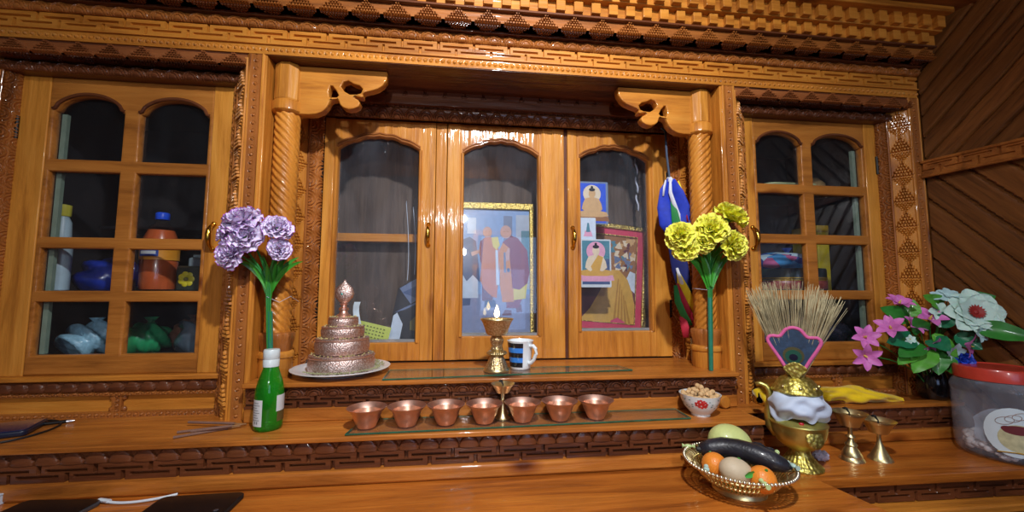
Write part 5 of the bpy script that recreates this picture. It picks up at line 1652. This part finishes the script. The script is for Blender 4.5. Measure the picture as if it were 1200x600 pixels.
pp_(fxs((112, 205), (130, 190), (152, 186), (178, 205), (190, 260), (186, 330), (178, 430), (160, 425), (128, 395), (112, 360), (118, 290), (106, 250)), 'orange', 5); pp_(fxs((156, 190), (182, 186), (190, 220), (176, 240), (162, 225)), 'yellow', 6)
pp_(ell(*fx(140, 168), .017, .021), 'skin', 6); pp_(fxs((172, 240), (182, 240), (188, 380), (176, 380)), 'white', 7); pp_(fxs((112, 205), (126, 195), (118, 300), (112, 280)), 'maroon', 6)
pp_(fxs((198, 498), (236, 498), (236, 478), (210, 476)), 'maroon2', 3); pp_(fxs((256, 486), (278, 484), (274, 455), (252, 460)), 'maroon2', 3); pp_(fxs((216, 470), (262, 470), (280, 430), (216, 440)), 'maroon', 4)
pp_(fxs((236, 440), (292, 432), (300, 368), (240, 380)), 'yellow', 5); pp_(fxs((188, 240), (204, 205), (232, 215), (240, 330), (246, 446), (200, 446), (190, 380)), 'orange2', 6)
pp_(fxs((200, 208), (236, 182), (262, 190), (300, 240), (308, 330), (300, 372), (268, 398), (240, 392), (232, 300), (226, 230)), 'maroon', 7); pp_(ell(*fx(214, 166), .021, .025), 'skin', 8)
pp_(fxs((206, 270), (222, 230), (230, 232), (228, 280), (214, 285)), 'skin', 8); pp_(fxs((205, 250), (212, 248), (216, 330), (206, 330)), 'grey', 9); pp_(ell(*fx(224, 320), .006, .008), 'dark', 9)
for ex in (134, 147): pp_(ell(*fx(ex, 166), .002, .0012, 8), 'goldd', 9)
for ex in (206, 222): pp_(ell(*fx(ex, 165), .0024, .0012, 8), 'goldd', 10)
part('photo_print', mb, PM, f1, smooth=False, label='printed photograph of robed people')
mb = MB(); mb.box(-w2, w2, -.0025, -.0015, .025, h2, 0, tilt); part('picture_glass', mb, pane, f1)

f2 = thing('framed_print', 'tilted gold-framed print with a rose mount behind the right glass door', 'picture', (.53, .372, -.181))
W_, H_ = .31, .43
M2 = Ry(math.radians(5.2)) @ Rx(math.radians(-4)) @ T(0, 0, .012)
mb = MB(); mb.plate([(-W_ / 2, 0), (W_ / 2, 0), (W_ / 2, H_), (-W_ / 2, H_)], [[(-W_ / 2 + .02, .02), (W_ / 2 - .02, .02), (W_ / 2 - .02, H_ - .02), (-W_ / 2 + .02, H_ - .02)]], .02, .005, M2 @ XZ)
part('frame', mb, gilt, f2)
mb = MB(); a_ = W_ / 2 - .019; b_ = W_ / 2 - .046
mb.plate([(-a_, .019), (a_, .019), (a_, H_ - .019), (-a_, H_ - .019)], [[(-b_, .048), (b_, .048), (b_, H_ - .046), (-b_, H_ - .046)]], .003, .0, M2 @ T(0, .001, 0) @ XZ)
part('mount', mb, plain('rose_mount', (204, 58, 92), .7, var=.06), f2, label='rose coloured mount')
mb = MB(); mb.plate([(-b_ - .003, .045), (b_ + .003, .045), (b_ + .003, H_ - .043), (-b_ - .003, H_ - .043)], [[(-b_, .048), (b_, .048), (b_, H_ - .046), (-b_, H_ - .046)]], .004, .0, M2 @ T(0, -.0005, 0) @ XZ)
part('inner_fillet', mb, gilt, f2)
mb = MB()
def q_(pts, k, l): poly(mb, [(-b_ + p[0] * 2 * b_, .048 + p[1] * (H_ - .094)) for p in pts], pi_[k], .0035 - l * .0002, M2)
q_([(0, 0), (1, 0), (1, 1), (0, 1)], 'wine', 0)
q_([(.1, .55), (1, .5), (1, 1), (.1, 1)], 'goldd', 1); q_([(.8, .45), (1, .35), (1, .58), (.9, .6)], 'white', 2)
rg = random.Random(3)
for i in range(34):
    cx_, cz_ = rg.uniform(.55, .97), rg.uniform(.62, .96); r = rg.uniform(.02, .045); a0 = rg.uniform(0, 6)
    q_([(cx_ + r * math.cos(a0 + k * 1.1) * (1 + .9 * (k % 2)), cz_ + r * .8 * math.sin(a0 + k * 1.1) * (1 + .7 * (k % 2))) for k in range(6)], ['cream', 'wine', 'gold', 'grey', 'cream', 'teal'][i % 6], 3 + i * .05)
q_([(.02, .0), (1, .0), (1, .22), (.95, .36), (.86, .50), (.70, .60), (.55, .60), (.45, .50), (.36, .34), (.2, .14)], 'robe', 6)
for k in range(5):
    q_([(.62 + k * .07, .0), (.66 + k * .07, .0), (.70 + k * .035, .50 - .06 * k), (.68 + k * .035, .50 - .06 * k)], 'robe2', 7)
q_([(0, .3), (.22, .36), (.42, .52), (.36, .62), (0, .62)], 'wine', 6); q_([(.58, .02), (.7, .06), (.85, .01), (.8, 0), (.58, 0)], 'rose', 8)
part('picture_print', mb, PM, f2, smooth=False, label='print of a seated figure in yellow and maroon robes')
mb = MB(); mb.box(-W_ / 2 + .004, W_ / 2 - .004, .004, .009, .004, H_ - .004, 0, M2); part('backing_board', mb, inner_dark, f2)

def card(name, label, x0, x1, z0, z1, y, paint, border, tiltx=0.0):
    t = thing(name, label, 'card', ((x0 + x1) / 2, y, z0))
    w, h = x1 - x0, z1 - z0
    mb = MB(); mb.plate(rrect(w, h, .004, 3), [], .0016, .0003, T(0, 0, h / 2) @ XZ); part('card_stock', mb, border, t)
    mb = MB()
    def q(pts, k, l): poly(mb, [(-w / 2 + p[0] * w, p[1] * h) for p in pts], pi_[k], -.0009 - l * .00015)
    paint(q, w / h); part('printed_picture', mb, PM, t, smooth=False)
    return t
def seated(q, cx, z0, s, asp, skin, robe, halo, base):
    E = lambda x, z, rx, rz: [(cx + (x + rx * math.cos(a)) * s / asp, z0 + (z + rz * math.sin(a)) * s) for a in np.linspace(0, 2 * PI, 20)[:-1]]
    F_ = lambda pts: [(cx + x * s / asp, z0 + z * s) for x, z in pts]
    if halo: q(E(0, .78, .26, .26), halo, 2)
    if base: q(F_([(-.5, 0), (.5, 0), (.46, .14), (-.46, .14)]), base, 2)
    q(F_([(-.48, .16), (-.3, .12), (.3, .12), (.48, .16), (.42, .26), (.2, .3), (-.2, .3), (-.42, .26)]), robe, 3)
    q(F_([(-.22, .26), (.22, .26), (.27, .5), (.2, .64), (.06, .68), (-.06, .68), (-.2, .64), (-.27, .5)]), skin, 4)
    q(F_([(-.22, .26), (.1, .26), (.2, .62), (.06, .68)]), robe, 5)
    q(F_([(-.27, .5), (-.2, .46), (-.1, .28), (-.16, .24), (-.3, .34)]), skin, 6); q(F_([(.27, .5), (.2, .46), (.1, .28), (.16, .24), (.3, .34)]), skin, 6)
    q(E(0, .79, .1, .13), skin, 7); q(E(0, .90, .09, .05), 'black', 8); q(E(0, .97, .035, .04), 'black', 8)
def p1_(q, asp):
    q([(.03, .03), (.92, .03), (.92, .96), (.03, .96)], 'blue', 1); seated(q, .44, .07, .82, asp, 'gold', 'gold', 'cream', 'goldd')
def p2_(q, asp):
    q([(.04, .04), (.96, .04), (.96, .96), (.04, .96)], 'white', 1); q([(.25, .28), (.8, .28), (.7, .5), (.35, .5)], 'pinkl', 2); q([(.4, .45), (.66, .45), (.58, .8), (.48, .8)], 'teal', 3)
def p3_(q, asp):
    q([(.05, .06), (.95, .06), (.95, .97), (.05, .97)], 'teal', 1); q([(.05, .06), (.95, .06), (.95, .24), (.05, .2)], 'pinkl', 1.5); q([(.05, .06), (.95, .06), (.95, .12), (.05, .12)], 'dark', 1.8); q([(.6, .3), (.95, .3), (.95, .6), (.62, .56)], 'dark', 1.7)
    seated(q, .5, .14, .78, asp, 'cream', 'robe', 'pinkl', 'pinkl')
grey_b = plain('grey_card_border', (120, 138, 168), .3, coat=.4); wb_ = plain('white_card_border', (206, 216, 224), .4)
card('picture_card', 'blue card of a golden seated figure, top of three cards behind the right door', .402, .508, .231, .384, .262, p1_, grey_b)
card('picture_card', 'small white card tucked between two picture cards behind the right door', .400, .460, .160, .253, .258, p2_, wb_)
card('picture_card', 'white-bordered card of a seated figure in orange robe, lowest card behind the right door', .402, .512, .008, .176, .253, p3_, wb_)

nc = thing('note_card', 'pale yellow-green printed card at the foot of the left glass door', 'card', (-.315, .29, -.182), rz=0)
Mn = Ry(math.radians(14)) @ T(0, 0, .022)
mb = MB(); mb.box(-.062, .062, 0, .0012, -.012, .048, 0, Mn); part('card_stock', mb, plain('yellow_green_card', (206, 220, 106), .6, var=.04), nc)
mb = MB()
for r_ in range(4):
    for c_ in range(9):
        mb.box(-.05 + c_ * .011, -.05 + c_ * .011 + .006, -.0006, 0, .034 - r_ * .011, .034 - r_ * .011 + .004, 0, Mn)
part('printed_marks', mb, plain('card_ink', (110, 120, 60), .6), nc, smooth=False)
ps = thing('poster', 'dark printed poster leaning in the lower right corner behind the left glass door', 'poster', (-.185, .345, -.182))
Mp = Rx(math.radians(-5))
mb = MB(); po = [(-.075, .0), (.085, .0), (.085, .255), (.02, .225), (-.045, .185), (-.06, .10)]
mb.plate(po, [], .002, .0004, Mp @ XZ); part('poster_sheet', mb, pr_m['black'], ps)
mb = MB()
for l, (k, pts) in enumerate((('grey', [(-.04, .185), (.02, .222), (.08, .25), (.08, .18), (.0, .13)]), ('dark', [(-.03, .17), (.03, .2), (.07, .2), (.02, .15)]), ('white', [(-.072, .002), (-.035, .002), (-.025, .06), (-.045, .10), (-.058, .09)]), ('olive', [(.0, .04), (.05, .03), (.06, .08), (.03, .10), (.0, .07)]), ('grey', [(-.056, .10), (-.02, .118), (.08, .165), (.08, .158), (-.02, .11)]))):
    poly(mb, pts, pi_[k], -.0014 - l * .0002, Mp)
part('poster_print', mb, PM, ps, smooth=False)
for (x, z0, z1, dx, lb) in ((-.205, .03, .30, .012, 'thin white thread hanging behind the left glass door, left of the poster'), (-.180, .05, .28, .01, 'thin white thread hanging behind the left glass door, nearest the handle')):
    mb = MB(); mb.tube([(x + dx * math.sin(2.2 * t), .33, z1 + (z0 - z1) * t + .24 * (1 - t) * 0) for t in np.linspace(0, 1, 12)], .0013, 6)
    mb.tube([(x, .33, z1), (x - .004, .36, z1 + .015)], .0013, 6)
    solo('hanging_thread', mb, thread_m, lb, 'thread', (0, 0, 0), world=True)
tc_ = thing('twisted_cord', 'black and white twisted cord hanging behind the right glass door', 'cord', (.632, .30, .56))
for k, m in enumerate((plain('cord_white', (190, 196, 214), .6), black_m)):
    mb = MB(); mb.tube([(.0035 * math.cos(t * 26 + k * PI) + .003 * t, .0035 * math.sin(t * 26 + k * PI), .012 - .28 * t) for t in np.linspace(0, 1, 110)], .0032, 6); part('strand', mb, m, tc_)

# ================================================================== things inside the side cupboards
sL = -.009
ob = thing('drink_bottle', 'plastic bottle of orange drink with blue cap inside the left cupboard', 'bottle', (-.885, .185, sL))
dp = [(0, .004), (.03, .0), (.042, .006), (.045, .02), (.0455, .085), (.044, .09), (.044, .125), (.0455, .13), (.043, .15), (.032, .178), (.018, .2), (.0145, .208), (.0145, .214)]
mb = MB(); mb.lathe(dp, 40, rf=lambda t, z: 1 + .05 * np.cos(5 * t) * (z < .03)); part('bottle_wall', mb, clear('clear_pet', (.97, .95, .93), 1.45), ob)
mb = MB(); mb.lathe([(0, .005)] + [(r * .965, z) for r, z in dp[2:10]] + [(.030, .176), (0, .176)], 40); part('orange_drink', mb, plain('orange_drink', (190, 92, 46), .25, coat=.5, sub=.3), ob)
mb = MB(); mb.lathe([(.0155, .21), (.0165, .212), (.0165, .228), (.014, .231), (0, .231)], 28, rf=lambda t, z: 1 + .02 * np.sign(np.sin(20 * t))); part('cap', mb, plain('blue_cap', (30, 80, 214), .4), ob, label='blue cap')
mb = MB(); R = lambda z: .0452
patch(mb, R, 0, 2 * PI, .09, .126, 0, 40, 2); patch(mb, R, math.radians(-125), math.radians(-60), .100, .120, 1, 14, 3, .0011); patch(mb, R, math.radians(-118), math.radians(-67), .106, .115, 2, 14, 2, .0016)
part('label', mb, [plain('orange_wrap', (226, 150, 40), .4), plain('label_blue', (34, 66, 150), .4), lab_w], ob, label='orange label with a blue and white emblem')
wbt = thing('plastic_bottle', 'white plastic bottle with a yellow cap at the left inside the left cupboard', 'bottle', (-1.105, .14, sL))
mb = MB(); mb.lathe([(0, 0), (.02, 0), (.024, .004), (.024, .12), (.02, .15), (.018, .19), (.012, .205), (.012, .212)], 28); part('bottle_wall', mb, plain('white_plastic', (176, 200, 210), .4), wbt)
mb = MB(); mb.lathe([(.014, .207), (.0155, .21), (.0155, .238), (0, .242)], 24); part('cap', mb, plain('yellow_cap', (214, 206, 70), .4), wbt, label='yellow cap')
def lump(name, c, r, mat, label, cat, seed=0, amp=.14, extra=None, flatb=True):
    rg_ = random.Random(seed); k = [(rg_.uniform(3, 9), rg_.uniform(3, 9), rg_.uniform(0, 6)) for _ in range(4)]
    def fn(d):
        s = 1.0
        for a, b, p in k: s += amp * .5 * math.sin(a * d.x + b * d.y + p + 5 * d.z)
        return s
    mb = MB(); mb.ball((0, 0, 0), r, 34, 22, fn=fn)
    if flatb:
        for v in mb.v: v[:, 2] = np.maximum(v[:, 2], -r[2] * .8)
        for v in mb.v: v[:, 2] += r[2] * .8
    t = thing(name, label, cat, c)
    part(extra[0] if extra else 'bag_body', mb, mat, t, angle=180)
    mb = MB(); mb.lathe([(.012, 0), (.006, .008), (.012, .016), (.016, .022)], 16, rf=lambda t_, z: 1 + .2 * np.sin(5 * t_), M=T(r[0] * .2, 0, r[2] * (1.72 if flatb else .95)))
    part('tied_neck' if not extra else extra[1], mb, mat, t, angle=180)
    return t
lump('plastic_bag', (-1.045, .24, sL), (.075, .07, .055), plain('blue_plastic', (24, 50, 150), .3, var=.4, scale=20, coat=.4), 'shiny blue plastic bag on the shelf of the left cupboard', 'bag', 1)
lump('plastic_bag', (-.945, .24, -.19), (.062, .06, .048), plain('green_plastic', (40, 160, 100), .3, var=.25, scale=20, coat=.4), 'green plastic bag at the bottom of the left cupboard', 'bag', 2)
lump('plastic_bag', (-1.075, .22, -.19), (.062, .06, .048), plain('bubble_wrap', (150, 196, 216), .25, var=.2, scale=90, bump=1, bscale=120, coat=.5), 'crumpled pale blue bubble wrap at the bottom left of the left cupboard', 'bag', 3, .2)
lump('plastic_bag', (-.775, .22, -.19), (.065, .05, .055), plain('grey_film', (84, 100, 112), .2, var=.5, scale=25, coat=.6), 'crumpled grey clear bag at the bottom right of the left cupboard', 'bag', 4, .2)
lump('plastic_bag', (-.862, .30, -.19), (.05, .05, .05), plain('brown_wrap', (110, 70, 50), .4, var=.3), 'brown wrapped packet behind the bags at the bottom of the left cupboard', 'packet', 5, .1)
yf = thing('snack_packet', 'small packet with yellow flower print right of the orange drink', 'packet', (-.795, .19, sL))
mb = MB(); mb.box(-.04, .04, -.012, .012, 0, .075); part('packet_body', mb, plain('dark_packet', (44, 52, 44), .35, coat=.4), yf, bevel=.006)
mb = MB()
for k in range(7):
    a = 2 * PI * k / 7
    mb.ball((-.010 + .014 * math.cos(a), -.013, .036 + .014 * math.sin(a)), (.009, .002, .009), 10, 6)
part('flower_print', mb, plain('yellow_print', (216, 200, 40), .4), yf, label='yellow flower print')
mb = MB()
mb.ball((-.010, -.0155, .036), (.006, .0015, .006), 10, 6); part('flower_centre', mb, pr_m['olive'], yf)
wp = thing('paper_packet', 'greyish white paper packet behind the flower-printed packet', 'packet', (-.785, .26, sL))
mb = MB(); mb.box(-.06, .05, -.02, .02, 0, .105); part('packet_body', mb, plain('greyish_paper', (130, 146, 152), .6), wp, bevel=.008)
mb = MB(); mb.box(-.055, .045, -.004, .004, .104, .114); part('folded_top', mb, plain('greyish_paper_fold', (130, 146, 152), .6), wp, bevel=.002)
# right cupboard
sR = -.002
tn = thing('round_tin', 'wide dark round tin with red and gold bands inside the right cupboard', 'tin', (1.215, .30, sR))
mb = MB(); mb.lathe([(0, 0), (.128, 0), (.130, .004), (.130, .075), (.128, .08), (0, .08)], 64); part('tin_body', mb, plain('dark_green_tin', (26, 42, 40), .3, coat=.4), tn)
mb = MB(); mb.lathe([(.1305, .006), (.1312, .007), (.1312, .034), (.1305, .035)], 64, caps=False); part('red_band', mb, plain('tin_red', (150, 70, 60), .35, var=.3, scale=60), tn, label='red band')
for z in (.0355, .043):
    mb = MB(); mb.lathe([(.1305, z), (.1318, z + .001), (.1318, z + .004), (.1305, z + .005)], 64, caps=False); part('gold_band', mb, plain('tin_gold', (200, 160, 60), .3, .6), tn, label='gold band')
fc = plain('floral_cloth_blue', (70, 130, 190), .7, var=.1)
def floral():
    nt = NT('floral_cotton'); tc = nt.n('ShaderNodeTexCoord'); v = nt.n('ShaderNodeTexVoronoi', i_Scale=26); nt.l(tc.outputs['Object'], v.inputs['Vector'])
    r = ramp(nt, [(0, lin(30, 60, 140)), (.35, lin(60, 140, 200)), (.6, lin(190, 214, 226)), (.8, lin(190, 90, 140))]); r.color_ramp.interpolation = 'CONSTANT'
    sp = nt.n('ShaderNodeSeparateColor'); nt.l(v.outputs['Color'], sp.inputs[0]); nt.l(sp.outputs[0], r.inputs[0])
    p = nt.n('ShaderNodeBsdfPrincipled'); p.inputs['Roughness'].default_value = .75; nt.l(r.outputs[0], p.inputs['Base Color']); nt.l(p.outputs[0], nt.out.inputs[0]); return nt.m
lump('cloth_bundle', (1.20, .29, sR + .081), (.118, .09, .034), floral(), 'bright blue and pink floral cloth bundled on the round tin', 'cloth', 6, .1, ('cloth_fold', 'cloth_knot'))
yb = thing('yellow_box', 'tall yellow box standing beside the round tin in the right cupboard', 'box', (1.372, .34, sR))
mb = MB(); mb.box(-.024, .024, -.06, .06, 0, .25); part('box_body', mb, plain('yellow_card', (196, 176, 40), .5), yb, bevel=.002)
mb = MB(); mb.box(-.025, .025, -.061, .061, .225, .252); part('box_lid', mb, plain('ochre_card', (170, 140, 40), .5), yb, bevel=.002)
ct_ = thing('curtain', 'dark blue flower-patterned curtain hanging at the back of the right cupboard', 'curtain', (1.08, .45, .57))
P = np.array([[(-.11 + .26 * i / 60, .006 * math.sin(i * .55), -.56 + .56 * j / 8) for j in range(9)] for i in range(61)])
P2 = P.copy(); P2[..., 1] += .0015
mb = MB(); mb.grid(P); mb.grid(P2)
part('curtain_cloth', mb, plain('curtain_blue', (60, 92, 122), .8, var=.45, scale=22), ct_, angle=180)
mb = MB(); mb.tube([(-.115, 0, .0), (.155, 0, .0)], .004, 8); part('curtain_rod', mb, iron, ct_)
ty = thing('tray', 'pale tray lying on the upper shelf inside the right cupboard', 'tray', (1.17, .25, .371))
mb = MB(); mb.plate(rrect(.20, .14, .03), [], .004, .001, T(0, 0, .003)); part('tray_base', mb, plain('pale_tray', (150, 170, 160), .5, var=.3, scale=40), ty)
mb = MB(); mb.tube([(x, y, .008) for x, y in rrect(.2, .14, .03) + rrect(.2, .14, .03)[:1]], .005, 8); part('tray_rim', mb, plain('tray_rim', (176, 186, 140), .5), ty)
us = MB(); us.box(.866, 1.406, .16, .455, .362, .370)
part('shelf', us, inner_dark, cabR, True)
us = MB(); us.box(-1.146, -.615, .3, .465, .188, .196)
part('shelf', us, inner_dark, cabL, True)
wv = thing('woven_basket', 'round woven basket lid on the upper shelf at the right inside the right cupboard', 'basket', (1.345, .30, .371))
mb = MB(); mb.lathe([(0, 0), (.045, 0), (.052, .01), (.05, .04), (.03, .062), (0, .068)], 40, rf=lambda t, z: 1 + .03 * np.sin(40 * t)); part('basket_body', mb, plain('woven_straw', (150, 120, 72), .8, var=.3, scale=120, bump=.8), wv)
mb = MB(); mb.lathe([(.052, .0), (.056, .004), (.054, .012)], 40, caps=False); part('basket_rim', mb, plain('straw_rim', (130, 100, 60), .8), wv)
lump('cloth_bundle', (1.06, .22, -.19), (.09, .07, .04), plain('purple_grey_cloth', (92, 70, 84), .8, var=.3, scale=20), 'dull purple cloth bundle at the bottom left of the right cupboard', 'cloth', 8, .12, ('cloth_fold', 'cloth_knot'))
lump('plastic_bag', (1.27, .22, -.19), (.09, .07, .05), plain('dark_film', (40, 40, 54), .25, var=.5, scale=25, coat=.6), 'dark shiny bag at the bottom right of the right cupboard', 'bag', 9, .18)

# ------------------------------------------------------------------ light
def lamp(name, typ, loc, energy, color, size, rot=None):
    l = bpy.data.lights.new(name, typ); l.energy = energy; l.color = color
    if typ == 'POINT': l.shadow_soft_size = size
    elif typ == 'AREA':
        l.shape = 'RECTANGLE'; l.size, l.size_y = size
    o = bpy.data.objects.new(name, l); COL.objects.link(o)
    o.location = (loc[0], loc[1], loc[2] + Z0)
    if rot: o.rotation_euler = rot
    return o
sp_o = lamp('vignetting_bulb', 'SPOT', (.16, -1.1, 1.06), 98, (.98, .985, 1.0), None, Vector((-.02, 1.1, -1.0)).to_track_quat('-Z', 'Y').to_euler())  # inferred bulb; spot cone added to darken the edges like lens vignetting
sp_o.data.spot_size = math.radians(116); sp_o.data.spot_blend = 1.0; sp_o.data.shadow_soft_size = .03
lamp('back_bulb', 'POINT', (-.02, -2.9, .79), 46, (.9, .95, 1.0), .04)
lamp('added_bluish_fill', 'AREA', (.7, -3.12, .17), 7, (.45, .62, 1.0), (1.0, .9), (PI / 2, 0, 0))  # bluish light added at the unseen window for fill and reflections
w = bpy.data.worlds.new('world'); bpy.context.scene.world = w; w.use_nodes = True
w.node_tree.nodes['Background'].inputs[0].default_value = (.35, .5, .9, 1)
w.node_tree.nodes['Background'].inputs[1].default_value = .10
scn = bpy.context.scene
scn.view_settings.view_transform = 'Standard'; scn.view_settings.look = 'None'
scn.view_settings.gamma = 1; scn.view_settings.use_curve_mapping = False
scn.view_settings.exposure = 0.12
scn.cycles.max_bounces = 10; scn.cycles.transparent_max_bounces = 24
scn.cycles.use_denoising = True
